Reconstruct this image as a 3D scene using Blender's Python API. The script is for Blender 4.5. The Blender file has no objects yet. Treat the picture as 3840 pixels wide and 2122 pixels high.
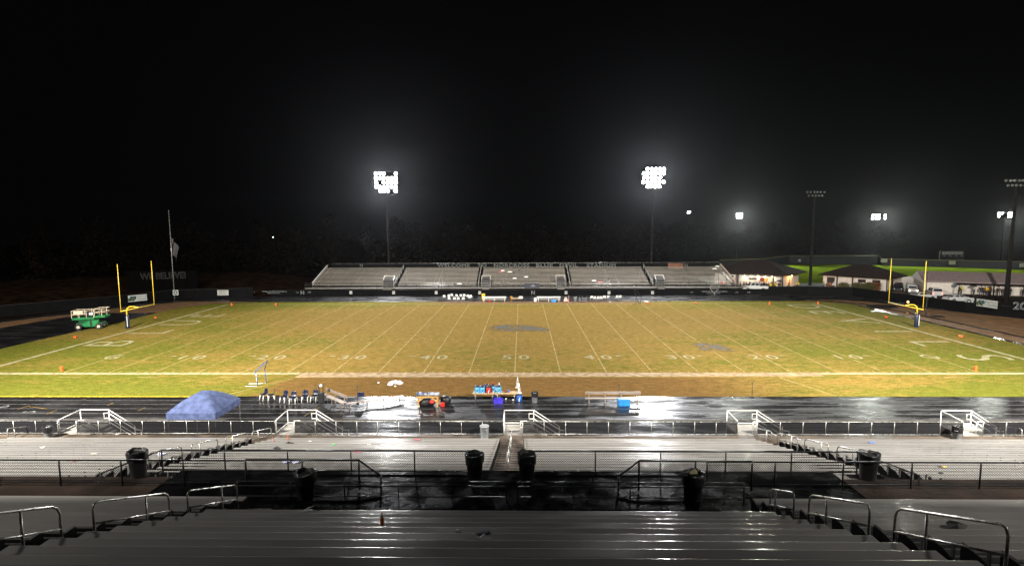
import bpy, math, random
from mathutils import Vector, Matrix
random.seed(7)
C=bpy.context.scene; COL=C.collection
PI=math.pi
# ------------------------------------------------------------------ camera
CAM=Vector((0.7425,-54.1287,14.6147)); YAW,PIT,ROL=-0.0181,0.1033,-0.0049; F=2077.92
_cy,_sy,_cp,_sp=math.cos(YAW),math.sin(YAW),math.cos(PIT),math.sin(PIT)
FW=Vector((_sy*_cp,_cy*_cp,-_sp)); _r=Vector((_cy,-_sy,0)); _u=_r.cross(FW)
RT=math.cos(ROL)*_r+math.sin(ROL)*_u; UP=-math.sin(ROL)*_r+math.cos(ROL)*_u
def ray(px,py): return FW+RT*((px-1920)/F)-UP*((py-1061)/F)
def Z(px,py,z=0.0):            # photo pixel -> point on a level surface of height z
    d=ray(px,py); return CAM+d*((z-CAM.z)/d.z)
def Yp(px,py,y):               # photo pixel -> point on the upright plane at distance y
    d=ray(px,py); return CAM+d*((y-CAM.y)/d.y)
cam=bpy.data.cameras.new('camera'); co=bpy.data.objects.new('camera',cam); COL.objects.link(co)
co.matrix_world=Matrix(((RT.x,UP.x,-FW.x,CAM.x),(RT.y,UP.y,-FW.y,CAM.y),(RT.z,UP.z,-FW.z,CAM.z),(0,0,0,1)))
cam.sensor_width=36; cam.lens=F/3840*36; cam.clip_start=.1; cam.clip_end=3000
C.camera=co
C.view_settings.view_transform='Standard'; C.view_settings.look='None'
C.view_settings.exposure=0; C.view_settings.gamma=1; C.view_settings.use_curve_mapping=False
# ------------------------------------------------------------------ materials
MATS={}
def nodes(name):
    m=bpy.data.materials.new(name); m.use_nodes=True; nt=m.node_tree; nt.nodes.clear()
    out=nt.nodes.new('ShaderNodeOutputMaterial'); return m,nt,out
def N(nt,t,**k):
    n=nt.nodes.new(t)
    for a,b in k.items():
        if a in n.inputs.keys(): n.inputs[a].default_value=b
        else: setattr(n,a,b)
    return n
def mat(name,col,rough=.6,metal=0.,var=.25,scale=3.,bump=.0,spec=.5,coat=0.,rvar=0.,stretch=(1,1,1),emis=None,es=0.,col2=None):
    if name in MATS: return MATS[name]
    m,nt,out=nodes(name); L=nt.links.new
    p=N(nt,'ShaderNodeBsdfPrincipled'); L(p.outputs[0],out.inputs[0])
    p.inputs['Roughness'].default_value=rough; p.inputs['Metallic'].default_value=metal
    p.inputs['Specular IOR Level'].default_value=spec; p.inputs['Coat Weight'].default_value=coat
    tc=N(nt,'ShaderNodeTexCoord'); mp=N(nt,'ShaderNodeMapping'); mp.inputs['Scale'].default_value=stretch
    L(tc.outputs['Object'],mp.inputs[0])
    no=N(nt,'ShaderNodeTexNoise'); no.inputs['Scale'].default_value=scale; no.inputs['Detail'].default_value=6
    L(mp.outputs[0],no.inputs['Vector'])
    cr=N(nt,'ShaderNodeValToRGB'); e=cr.color_ramp.elements
    c2=col2 or tuple(c*(1-var) for c in col)
    e[0].position=.35; e[1].position=.65
    e[0].color=(*c2,1); e[1].color=(*[min(1,c*(1+var*.4)) for c in col],1)
    L(no.outputs['Fac'],cr.inputs[0]); L(cr.outputs[0],p.inputs['Base Color'])
    if rvar:
        mr=N(nt,'ShaderNodeMapRange'); mr.inputs['From Min'].default_value=.4; mr.inputs['From Max'].default_value=.6
        mr.inputs['To Min'].default_value=max(.03,rough-rvar); mr.inputs['To Max'].default_value=min(1,rough+rvar)
        L(no.outputs['Fac'],mr.inputs[0]); L(mr.outputs[0],p.inputs['Roughness'])
    if bump:
        n2=N(nt,'ShaderNodeTexNoise'); n2.inputs['Scale'].default_value=scale*6; n2.inputs['Detail'].default_value=4
        L(mp.outputs[0],n2.inputs['Vector'])
        b=N(nt,'ShaderNodeBump'); b.inputs['Strength'].default_value=bump; b.inputs['Distance'].default_value=.05
        L(n2.outputs['Fac'],b.inputs['Height']); L(b.outputs[0],p.inputs['Normal'])
    if emis:
        p.inputs['Emission Color'].default_value=(*emis,1); p.inputs['Emission Strength'].default_value=es
    MATS[name]=m; return m
def chain_mat(name,cloth=0.,col=(.02,.02,.022),pitch=.09,w=.075):
    m,nt,out=nodes(name); L=nt.links.new
    tc=N(nt,'ShaderNodeTexCoord'); sx=N(nt,'ShaderNodeSeparateXYZ'); L(tc.outputs['Object'],sx.inputs[0])
    def band(sgn):
        a=N(nt,'ShaderNodeMath',operation='MULTIPLY_ADD'); L(sx.outputs['Z'],a.inputs[0]); a.inputs[1].default_value=sgn
        s=N(nt,'ShaderNodeMath',operation='ADD'); L(sx.outputs['X'],s.inputs[0]); L(sx.outputs['Y'],s.inputs[1]); L(s.outputs[0],a.inputs[2])
        d=N(nt,'ShaderNodeMath',operation='DIVIDE'); L(a.outputs[0],d.inputs[0]); d.inputs[1].default_value=pitch
        f=N(nt,'ShaderNodeMath',operation='FRACT'); L(d.outputs[0],f.inputs[0])
        c=N(nt,'ShaderNodeMath',operation='LESS_THAN'); L(f.outputs[0],c.inputs[0]); c.inputs[1].default_value=w*2
        return c
    mx=N(nt,'ShaderNodeMath',operation='MAXIMUM'); L(band(1).outputs[0],mx.inputs[0]); L(band(-1).outputs[0],mx.inputs[1])
    fac=N(nt,'ShaderNodeMath',operation='MAXIMUM'); L(mx.outputs[0],fac.inputs[0]); fac.inputs[1].default_value=cloth
    tr=N(nt,'ShaderNodeBsdfTransparent'); p=N(nt,'ShaderNodeBsdfPrincipled'); p.inputs['Base Color'].default_value=(*col,1); p.inputs['Roughness'].default_value=.8; p.inputs['Specular IOR Level'].default_value=.1
    mi=N(nt,'ShaderNodeMixShader'); L(fac.outputs[0],mi.inputs[0]); L(tr.outputs[0],mi.inputs[1]); L(p.outputs[0],mi.inputs[2]); L(mi.outputs[0],out.inputs[0])
    MATS[name]=m; return m
# ------------------------------------------------------------------ mesh builder
class MB:
    def __init__(s): s.v=[]; s.f=[]; s.sm=[]
    def add(s,vs,fs,smooth=False):
        o=len(s.v); s.v+=[tuple(v) for v in vs]; s.f+=[tuple(i+o for i in f) for f in fs]; s.sm+=[smooth]*len(fs); return s
    def box(s,a,b,rz=0,c=None):
        x0,y0,z0=a; x1,y1,z1=b
        vs=[Vector(p) for p in ((x0,y0,z0),(x1,y0,z0),(x1,y1,z0),(x0,y1,z0),(x0,y0,z1),(x1,y0,z1),(x1,y1,z1),(x0,y1,z1))]
        if rz:
            m=Matrix.Rotation(rz,3,'Z'); cc=Vector(c or ((x0+x1)/2,(y0+y1)/2,0)); vs=[m@(v-cc)+cc for v in vs]
        return s.add(vs,[(0,3,2,1),(4,5,6,7),(0,1,5,4),(1,2,6,5),(2,3,7,6),(3,0,4,7)])
    def tube(s,pts,r,n=8,cap=True):
        pts=[Vector(p) for p in pts]; k=len(pts); rr=r if isinstance(r,(list,tuple)) else [r]*k
        vs=[];prev=None
        for i,p in enumerate(pts):
            d=(pts[min(i+1,k-1)]-pts[max(i-1,0)]).normalized()
            if prev is None:
                a=Vector((0,0,1)) if abs(d.z)<.9 else Vector((1,0,0)); n1=d.cross(a).normalized()
            else: n1=(prev-d*prev.dot(d)).normalized()
            prev=n1; n2=d.cross(n1)
            for j in range(n):
                t=2*PI*j/n; vs.append(p+(n1*math.cos(t)+n2*math.sin(t))*rr[i])
        fs=[]
        for i in range(k-1):
            for j in range(n): fs.append((i*n+j,i*n+(j+1)%n,(i+1)*n+(j+1)%n,(i+1)*n+j))
        s.add(vs,fs,True)
        if cap:
            o=len(s.v)-len(vs); s.f.append(tuple(o+j for j in range(n))[::-1]); s.f.append(tuple(o+(k-1)*n+j for j in range(n))); s.sm+=[False]*2
        return s
    def bar(s,a,b,w=.05,h=None):
        a=Vector(a);b=Vector(b);h=h or w; d=(b-a).normalized(); up=Vector((0,0,1)) if abs(d.z)<.95 else Vector((0,1,0))
        x=d.cross(up).normalized()*w/2; y=x.cross(d).normalized()*h/2
        vs=[a-x-y,a+x-y,a+x+y,a-x+y,b-x-y,b+x-y,b+x+y,b-x+y]
        return s.add(vs,[(0,3,2,1),(4,5,6,7),(0,1,5,4),(1,2,6,5),(2,3,7,6),(3,0,4,7)])
    def prof_x(s,poly,x0,x1,smooth=False):   # (y,z) polygon swept along x
        n=len(poly); vs=[(x0,y,z) for y,z in poly]+[(x1,y,z) for y,z in poly]
        s.add(vs,[(i,(i+1)%n,n+(i+1)%n,n+i) for i in range(n)],smooth)
        o=len(s.v)-2*n; s.f+=[tuple(o+i for i in range(n))[::-1],tuple(o+n+i for i in range(n))]; s.sm+=[False]*2; return s
    def prof_y(s,poly,y0,y1):
        n=len(poly); vs=[(x,y0,z) for x,z in poly]+[(x,y1,z) for x,z in poly]
        return s.add(vs,[(i,(i+1)%n,n+(i+1)%n,n+i) for i in range(n)]+[tuple(range(n))[::-1],tuple(range(n,2*n))])
    def flat(s,poly,z):
        return s.add([(x,y,z) for x,y in poly],[tuple(range(len(poly)))])
    def lathe(s,prof,n=20,c=(0,0,0),smooth=True):
        vs=[];fs=[];k=len(prof)
        for r,z in prof:
            for j in range(n): t=2*PI*j/n; vs.append((c[0]+r*math.cos(t),c[1]+r*math.sin(t),c[2]+z))
        for i in range(k-1):
            for j in range(n): fs.append((i*n+j,i*n+(j+1)%n,(i+1)*n+(j+1)%n,(i+1)*n+j))
        s.add(vs,fs,smooth); o=len(s.v)-len(vs)
        if prof[0][0]>1e-4: s.f.append(tuple(o+j for j in range(n))[::-1]); s.sm.append(False)
        if prof[-1][0]>1e-4: s.f.append(tuple(o+(k-1)*n+j for j in range(n))); s.sm.append(False)
        return s
    def quad(s,a,b,c,d): return s.add([a,b,c,d],[(0,1,2,3)])
    def mesh(s,name):
        me=bpy.data.meshes.new(name); me.from_pydata(s.v,[],s.f); me.polygons.foreach_set('use_smooth',s.sm); me.update(); return me
    def build(s,name,m,parent=None,bevel=0):
        return OBJ(name,s.mesh(name),m,parent,bevel)
def OBJ(name,me,m,parent=None,bevel=0):
    o=bpy.data.objects.new(name,me); COL.objects.link(o)
    if m is not None:
        me.materials.clear(); me.materials.append(m)
    if parent: o.parent=parent
    if bevel:
        b=o.modifiers.new('bevel','BEVEL'); b.width=bevel; b.segments=2; b.limit_method='ANGLE'
    return o
def tag(o,label=None,cat=None,group=None,kind=None):
    if label: o['label']=label
    if cat: o['category']=cat
    if group: o['group']=group
    if kind: o['kind']=kind
    return o
def T(name,label,cat,loc=(0,0,0),rz=0,group=None):
    o=bpy.data.objects.new(name,None); COL.objects.link(o); o.location=loc; o.rotation_euler=(0,0,rz); o.empty_display_size=.2
    return tag(o,label,cat,group)
def S(name,mb,m): return tag(mb.build(name,m),kind='structure')
KIDS={}
def tree(o): return [c for c in COL.objects if c.parent==o]
def DUP(o,loc=None,rz=None,label=None,parent=None,_kids=None):
    c=o.copy(); COL.objects.link(c); c.parent=parent
    if loc is not None: c.location=loc
    if rz is not None: c.rotation_euler=(0,0,rz)
    if label: c['label']=label
    for k in tree(o): DUP(k,parent=c)
    return c
def text(name,s,size,m,parent=None,loc=(0,0,0),rot=(0,0,0),outline=0,ext=.0,off=0.,sx=1.,align='CENTER',space=1.):
    cu=bpy.data.curves.new(name,'FONT'); cu.body=s; cu.size=size; cu.align_x=align; cu.align_y='CENTER'; cu.extrude=ext; cu.offset=off; cu.space_character=space
    cu.resolution_u=3
    if outline: cu.fill_mode='NONE'; cu.bevel_depth=outline; cu.bevel_resolution=0
    to=bpy.data.objects.new(name,cu); COL.objects.link(to); bpy.context.view_layer.update()
    me=bpy.data.meshes.new_from_object(to.evaluated_get(bpy.context.evaluated_depsgraph_get()))
    bpy.data.objects.remove(to); bpy.data.curves.remove(cu)
    me.transform(Matrix.Diagonal((sx,1,1,1)))
    o=OBJ(name,me,m,parent); o.location=loc; o.rotation_euler=rot; return o
def light(name,typ,loc,target,e,size=90,blend=1,rad=.5,col=(1,1,1),parent=None):
    l=bpy.data.lights.new(name,typ); l.energy=e; l.color=col; l.shadow_soft_size=rad
    if typ=='SPOT': l.spot_size=math.radians(size); l.spot_blend=blend
    o=bpy.data.objects.new(name,l); COL.objects.link(o); o.location=loc
    if target is not None: o.rotation_euler=(Vector(target)-Vector(loc)).to_track_quat('-Z','Y').to_euler()
    return o
# palette
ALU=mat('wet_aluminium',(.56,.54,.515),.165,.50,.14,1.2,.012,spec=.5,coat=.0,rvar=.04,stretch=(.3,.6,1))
ALUD=mat('shade_dark_wet_deck',(.15,.145,.14),.30,.15,.2,1.2,.04,spec=.3,rvar=.06,stretch=(.3,.6,1))  # seat metal darkened for the deck: paints the shade in the plank gaps
ALU2=mat('far_aluminium',(.50,.45,.38),.6,.15,.25,1.,spec=.25,stretch=(.3,3,3))
STEEL=mat('galvanised_pipe',(.5,.49,.46),.3,.6,.3,4,rvar=.08)
WHITE_RAIL=mat('pale_painted_rail',(.75,.73,.70),.4,0,.15,4)
BLACKP=mat('black_fence_paint',(.018,.018,.02),.3,0,.3,4)
CONC=mat('dark_concrete',(.10,.075,.055),.5,0,.5,.9,.3,rvar=.15)
CONCL=mat('pale_concrete',(.36,.34,.31),.55,0,.3,1.3,.2,rvar=.1)
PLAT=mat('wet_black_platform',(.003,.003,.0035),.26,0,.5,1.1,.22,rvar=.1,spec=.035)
LINK=chain_mat('black_chain_link'); SCREEN=chain_mat('windscreen_mesh',.86,(.012,.012,.014))
BLK=mat('black_rubber',(.015,.015,.016),.5,0,.3,6)
BLKS=mat('black_plastic_sheet',(.02,.02,.022),.22,0,.3,8,.5)
GREYP=mat('grey_plastic',(.22,.22,.23),.45,0,.2,6)
WHT=mat('white_plastic',(.8,.79,.76),.4,0,.1,5)
ORG=mat('orange_foam',(.85,.13,.02),.5,0,.15,8)
YEL=mat('yellow_paint',(.85,.60,.05),.35,0,.12,3)
NAVY=mat('navy_vinyl',(.012,.018,.05),.35,0,.3,5)
BLUEC=mat('cooler_sky_blue',(.10,.42,.75),.35,0,.12,6)
BLUED=mat('deep_blue_plastic',(.02,.12,.55),.35,0,.15,6)
REDC=mat('red_plastic',(.6,.03,.02),.35,0,.15,6)
WOOD=mat('plywood',(.55,.40,.22),.55,0,.25,4)
GREENM=mat('green_machine_paint',(.02,.22,.07),.35,0,.3,2)
CREAM=mat('cream_steel',(.72,.60,.45),.45,0,.2,4)
# ------------------------------------------------------------------ setting
XL=-31.5; XR=32.0
gm=mat('night_soil',(.016,.011,.008),1,0,.5,.15,.3,spec=0)
S('ground',MB().quad((-420,-90,0),(420,-90,0),(420,520,0),(-420,520,0)),gm)
# wet track asphalt
def wet_asphalt(name):
    m,nt,out=nodes(name); L=nt.links.new
    p=N(nt,'ShaderNodeBsdfPrincipled'); L(p.outputs[0],out.inputs[0]); p.inputs['Specular IOR Level'].default_value=.42
    g=N(nt,'ShaderNodeNewGeometry')
    mp=N(nt,'ShaderNodeMapping'); mp.inputs['Scale'].default_value=(.16,.85,1); L(g.outputs['Position'],mp.inputs[0])
    n1=N(nt,'ShaderNodeTexNoise'); n1.inputs['Scale'].default_value=1.1; n1.inputs['Detail'].default_value=7; n1.inputs['Roughness'].default_value=.62; L(mp.outputs[0],n1.inputs['Vector'])
    mr=N(nt,'ShaderNodeMapRange'); mr.inputs['From Min'].default_value=.46; mr.inputs['From Max'].default_value=.60
    mr.inputs['To Min'].default_value=.19; mr.inputs['To Max'].default_value=.62; L(n1.outputs['Fac'],mr.inputs[0]); L(mr.outputs[0],p.inputs['Roughness'])
    cr=N(nt,'ShaderNodeValToRGB'); cr.color_ramp.elements[0].color=(.006,.006,.007,1); cr.color_ramp.elements[1].color=(.022,.021,.022,1)
    L(n1.outputs['Fac'],cr.inputs[0]); L(cr.outputs[0],p.inputs['Base Color'])
    n2=N(nt,'ShaderNodeTexNoise'); n2.inputs['Scale'].default_value=9; n2.inputs['Detail'].default_value=5; L(g.outputs['Position'],n2.inputs['Vector'])
    b=N(nt,'ShaderNodeBump'); b.inputs['Strength'].default_value=.35; b.inputs['Distance'].default_value=.02; L(n2.outputs['Fac'],b.inputs['Height']); L(b.outputs[0],p.inputs['Normal'])
    return m
ASP=wet_asphalt('wet_track_asphalt')
S('track',MB().flat([(-84,-19.5),(84,-19.5),(84,20),(80,40),(70,58),(60,61.2),(-52,61),(-62,59),(-72,54),(-78,44),(-84,24)],.004),ASP)
S('parking_lot',MB().flat([(48,61.6),(76,54),(84,44),(150,60),(150,100),(48,100)],.006),mat('wet_parking_asphalt',(.02,.017,.015),.75,0,.4,.3,.3,rvar=.1,spec=.12))
# turf
def turf_mat():
    m,nt,out=nodes('football_turf'); L=nt.links.new
    p=N(nt,'ShaderNodeBsdfPrincipled'); L(p.outputs[0],out.inputs[0]); p.inputs['Roughness'].default_value=1; p.inputs['Specular IOR Level'].default_value=.03
    g=N(nt,'ShaderNodeNewGeometry'); P_=g.outputs['Position']
    def noise(s,d,st=(1,1,1),r=.5):
        mp=N(nt,'ShaderNodeMapping'); mp.inputs['Scale'].default_value=st; L(P_,mp.inputs[0])
        n=N(nt,'ShaderNodeTexNoise'); n.inputs['Scale'].default_value=s; n.inputs['Detail'].default_value=d; n.inputs['Roughness'].default_value=r; L(mp.outputs[0],n.inputs['Vector']); return n.outputs['Fac']
    def math_(op,a,b=None,c=None,clamp=False):
        n=N(nt,'ShaderNodeMath',operation=op); n.use_clamp=clamp
        for i,x in enumerate((a,b,c)):
            if x is None: continue
            if isinstance(x,(int,float)): n.inputs[i].default_value=x
            else: L(x,n.inputs[i])
        return n.outputs[0]
    def rng(v,a,b,lo=0.,hi=1.):
        n=N(nt,'ShaderNodeMapRange'); n.interpolation_type='SMOOTHSTEP'; L(v,n.inputs[0])
        for k,x in zip(('From Min','From Max','To Min','To Max'),(a,b,lo,hi)): n.inputs[k].default_value=x
        return n.outputs[0]
    def mix(f,a,b):
        n=N(nt,'ShaderNodeMix',data_type='RGBA'); L(f,n.inputs[0])
        for i,x in ((6,a),(7,b)):
            if isinstance(x,tuple): n.inputs[i].default_value=(*x,1)
            else: L(x,n.inputs[i])
        return n.outputs[2]
    sx=N(nt,'ShaderNodeSeparateXYZ'); L(P_,sx.inputs[0]); X,Y=sx.outputs[0],sx.outputs[1]
    big=noise(.07,5,(.6,1.3,1),.6); mid=noise(.5,6,(.5,1.6,1),.65); fine=noise(7,5,(1,1,1),.7); ff=noise(28,3)
    # play wear grows towards the middle of the field
    wx=rng(math_('ABSOLUTE',X),10,50,.22,-.10)
    m2=noise(2.2,5,(.5,1.3,1),.7)
    v=math_('ADD',math_('ADD',math_('MULTIPLY',big,1.0),math_('MULTIPLY',mid,.95)),wx)
    v=math_('ADD',v,math_('MULTIPLY',math_('SUBTRACT',fine,.5),.6))
    v=math_('ADD',v,math_('MULTIPLY',math_('SUBTRACT',m2,.5),.9))
    v=math_('ADD',v,rng(Y,8,24,-.09,.07)); v=math_('ADD',v,rng(Y,38,48,0,-.16)); v=math_('ADD',v,rng(Y,-5.6,-3.6,-.12,.0))
    f=rng(v,.72,1.22)
    col=mix(f,(.130,.134,.018),(.250,.163,.040))
    # trampled band along the near sideline
    xb=math_('ADD',X,math_('MULTIPLY',math_('SUBTRACT',mid,.5),10.))
    edge=math_('MULTIPLY',math_('SUBTRACT',fine,.5),1.3)
    yb=math_('ADD',Y,edge)
    band=math_('MULTIPLY',math_('MULTIPLY',rng(xb,-23.5,-20.5),rng(xb,14,30,1,0)),math_('MULTIPLY',rng(yb,-9.0,-8.8),rng(yb,-2.1,-1.5,1,0)))
    col=mix(math_('MULTIPLY',band,.86),col,(.165,.088,.028))
    fb=math_('MULTIPLY',math_('MULTIPLY',rng(xb,-20,-12),rng(xb,18,30,1,0)),rng(yb,47.8,49.3))
    col=mix(math_('MULTIPLY',fb,.8),col,(.22,.13,.07))
    # blade-scale light and dark flecks
    k=math_('MULTIPLY',math_('ADD',rng(fine,.3,.7,.70,1.25),math_('MULTIPLY',math_('SUBTRACT',ff,.5),.8)),rng(m2,.33,.67,.78,1.2))
    n=N(nt,'ShaderNodeVectorMath',operation='SCALE'); L(col,n.inputs[0]); L(k,n.inputs['Scale']); L(n.outputs[0],p.inputs['Base Color'])
    b=N(nt,'ShaderNodeBump'); b.inputs['Strength'].default_value=.3; b.inputs['Distance'].default_value=.02; L(fine,b.inputs['Height']); L(b.outputs[0],p.inputs['Normal'])
    return m
TURF=turf_mat()
S('football_field',MB().flat([(-62.8,-7.75),(61,-7.75),(61,12),(60.9,28),(60.9,40),(61,47.5),(58,50.5),(53,51.8),(-51,51.9),(-58,50),(-61.6,45),(-61.9,38.9),(-61.6,30),(-62.6,16)],.012),TURF)
DIRT=mat('tan_dirt',(.20,.105,.042),.75,0,.35,.8,.5)
S('dirt_strip',MB().flat([(-80.3,29.4),(-78.4,34.4),(-75.8,37.6),(-73.8,43),(-69.9,48.7),(-65.6,53.2),(-58,53.2),(-51,52.3),(-58,50.3),(-61.8,45),(-61.95,39),(-64,38.8),(-71,39.0),(-74.2,34.6),(-76,24.8),(-80,22)],.009),DIRT)
S('dirt_runway',MB().flat([(61.7,-7),(64.5,-7),(64.9,16.3),(64.1,34),(62.9,46.5),(60,50.5),(56,53),(54,52.6),(59,50.4),(61.7,47.4),(61.7,40),(61.7,20)],.009),DIRT)
S('dirt_apron',MB().flat([(65.6,-7),(84,0),(79,29.5),(76,33.5),(72.5,38.5),(69,45.2),(66,50.6),(61.5,53.2),(58,53.8),(61,51),(63.8,47),(64.8,36),(65.6,18)],.009),DIRT)
S('dark_runoff_patch',MB().flat([Z(*p).to_2d()[:] for p in ((3240,1144),(3290,1142),(3360,1146),(3372,1153),(3330,1158),(3270,1155))],.013),ASP)
# puddles and trodden plastic beside the right end line
# painted markings
PAINT=mat('worn_field_paint',(.37,.29,.13),.9,0,.45,1.6,.2,col2=(.24,.17,.05),spec=.05)
PAINT2=mat('bright_field_paint',(.38,.35,.21),.9,0,.3,1.8,.2,col2=(.26,.22,.10),spec=.05)
Yd=.9144; FW_=160/3*Yd
mb=MB()
for i in range(-10,11):
    x=i*5*Yd; w=.065 if abs(i)<10 else .075
    mb.quad((x-w,.05,.016),(x+w,.05,.016),(x+w,FW_-.05,.016),(x-w,FW_-.05,.016))
for i in range(-49,50):
    if i%5==0: continue
    x=i*Yd
    for y0,y1 in ((.1,.62),(FW_/3-.3,FW_/3+.3),(2*FW_/3-.3,2*FW_/3+.3),(FW_-.62,FW_-.1)):
        mb.quad((x-.05,y0,.016),(x+.05,y0,.016),(x+.05,y1,.016),(x-.05,y1,.016))
S('yard_lines',mb,PAINT)
xe=60*Yd
mb=MB()
mb.quad((-xe-1.5,-.75,.020),(-21.5,-.75,.020),(-21.5,0,.020),(-xe-1.5,0,.020)); mb.quad((30,-.75,.020),(xe+1.5,-.75,.020),(xe+1.5,0,.020),(30,0,.020))
mb.quad((-xe-.2,FW_,.020),(xe+.2,FW_,.020),(xe+.2,FW_+.22,.020),(-xe-.2,FW_+.22,.020))
for s in (-1,1): mb.quad(*((s*xe+(-.28 if k in(0,3) else .28), .02 if k<2 else FW_-.02,.020) for k in range(4)))
S('boundary_lines',mb,PAINT2)
mb=MB(); mb.quad((-21.4,-1.75,.020),(29.9,-1.35,.020),(29.9,0,.020),(-21.4,0,.020)); S('trodden_sideline',mb,mat('trodden_paint',(.36,.26,.14),.8,0,.45,1.6,.3,col2=(.21,.13,.05)))
mb=MB()
for k in range(-8,9):
    x=k*7.8+2
    if -21<x+2<27: continue
    mb.quad((x,-1.72,.016),(x+2.2,-1.72,.016),(x+2.2,-1.6,.016),(x,-1.6,.016))
a,b=Z(957,1397),Z(1030,1395)
mb.add([(-20.6,-.9,.018),(-20.5,-.9,.018),(-25.2,-7.6,.018),(-25.35,-7.6,.018)],[(0,1,2,3)])
mb.add([(25.3,-1.8,.018),(25.45,-1.8,.018),(27.6,-7.6,.018),(27.45,-7.6,.018)],[(0,1,2,3)])
S('coaching_box_lines',mb,PAINT)
# end-zone words and numbers
for nm,word,xc,rot,ys,h in (('end_zone_letter','BLUE',-51.05,PI/2,(13.9,21.5,29.0,35.7),7.5),('end_zone_letter','DEVILS',51.0,-PI/2,(43.6,37.1,30.3,21.5,13.7,6.3),7.6)):
    for i,chh in enumerate(word):
        if word=='DEVILS': y=(44.8,37.9,29.6,21.2,13.6,6.2)[i]
        else: y=ys[i]
        o=text('end_zone_letter',chh,h,PAINT2,None,(xc,y,.0245),(0,0,rot),off=-.06,sx=.95)
        o['kind']='structure'
def digit(s,x,y,size=2.6):
    o=text('yard_number',s,size,PAINT2,None,(x,y,.0245),(0,0,0),sx=1.0,off=.02); o['kind']='structure'
for i in range(-4,5):
    n=50-abs(i)*10; x=i*10*Yd
    digit(str(n)[0],x-.95,6.4); digit(str(n)[1],x+.95,6.4)
    if i:
        sg=1 if i>0 else -1
        S('yard_arrow',MB().flat([(x+sg*2.1,6.95),(x+sg*2.1,7.3),(x+sg*3.1,7.12)][::sg],.0245),PAINT2)
digit('G',-50*Yd+.1,6.6); digit('G',50*Yd-.1,6.6)
# painted emblem patches (worn, abstract)
GP=mat('grey_logo_paint',(.19,.135,.058),.95,0,.5,2.2,.2,col2=(.115,.085,.038),spec=.02); GP2=mat('dark_logo_paint',(.075,.065,.04),.8,0,.4,2)
pc=[Z(*p).to_2d()[:] for p in ((1833,1228),(1850,1220),(1900,1217),(1960,1217),(2010,1222),(2050,1230),(2068,1237),(2050,1243),(1990,1242),(1920,1243),(1860,1241),(1838,1234))]
S('midfield_emblem',MB().flat(pc,.022),GP)
mb=MB()
for a in (((1862,1224),(1900,1220),(1925,1224),(1905,1228),(1880,1234),(1858,1230)),((1940,1226),(1990,1225),(2040,1234),(2060,1239),(2000,1238),(1950,1234)),((1880,1236),(1930,1232),(1940,1238),(1900,1240))):
    mb.flat([Z(*p).to_2d()[:] for p in a],.027)
S('midfield_emblem_strokes',mb,GP2)
pc=[Z(*p).to_2d()[:] for p in ((2590,1292),(2605,1286),(2650,1286),(2700,1292),(2740,1305),(2760,1318),(2720,1320),(2690,1313),(2640,1316),(2620,1310),(2622,1302),(2600,1298))]
S('twenty_five_yard_emblem',MB().flat(pc,.022),GP)
mb=MB()
for a in (((2612,1291),(2640,1289),(2650,1295),(2625,1298)),((2660,1294),(2700,1298),(2730,1310),(2700,1309),(2665,1303)),((2635,1304),(2660,1308),(2640,1313),(2628,1309))):
    mb.flat([Z(*p).to_2d()[:] for p in a],.027)
S('twenty_five_yard_emblem_strokes',mb,GP2)
# track paint
TP=mat('faint_lane_paint',(.17,.17,.17),.5,0,.5,2)
mb=MB()
for k in range(8):
    y=-8.9-k*1.08; mb.quad((-80,y,.010),(80,y,.010),(80,y+.06,.010),(-80,y+.06,.010))
for k in range(6):
    y=53.2+k*1.2; mb.quad((-52,y,.010),(54,y,.010),(54,y+.06,.010),(-52,y+.06,.010))
S('lane_lines',mb,TP)
S('kerb_strip',MB().box((-60,-13.7,.0),(60,-13.55,.05)),mat('dull_kerb',(.10,.095,.09),.8,0,.4,1,spec=.1))
S('track_curb_line',MB().quad((-62.8,-7.93,.010),(-24,-7.93,.010),(-24,-7.76,.010),(-62.8,-7.76,.010)),mat('yellow_curb_paint',(.85,.6,.04),.5,0,.5,3))
mb=MB()
for p,q in (((180,1533),(108,1524)),((215,1537),(175,1552)),((300,1500),(322,1496)),((402,1521),(425,1510)),((518,1540),(545,1528)),((66,1534),(110,1520)),((1140,1560),(1200,1525))):
    a=Z(*p);b=Z(*q); d=(b-a).normalized(); n=Vector((-d.y,d.x,0))*.06
    mb.quad((a-n)[:2]+(.014,),(a+n)[:2]+(.014,),(b+n)[:2]+(.014,),(b-n)[:2]+(.014,))
S('relay_marks',mb,mat('faint_orange_paint',(.16,.10,.03),.5,0,.5,2))
for s,px,py in (('5',112,1545),('6',12,1524)):
    p=Z(px,py); o=text('lane_number',s,1.4,TP,None,(p.x,p.y,.014),(0,0,PI/2)); o['kind']='structure'
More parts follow.
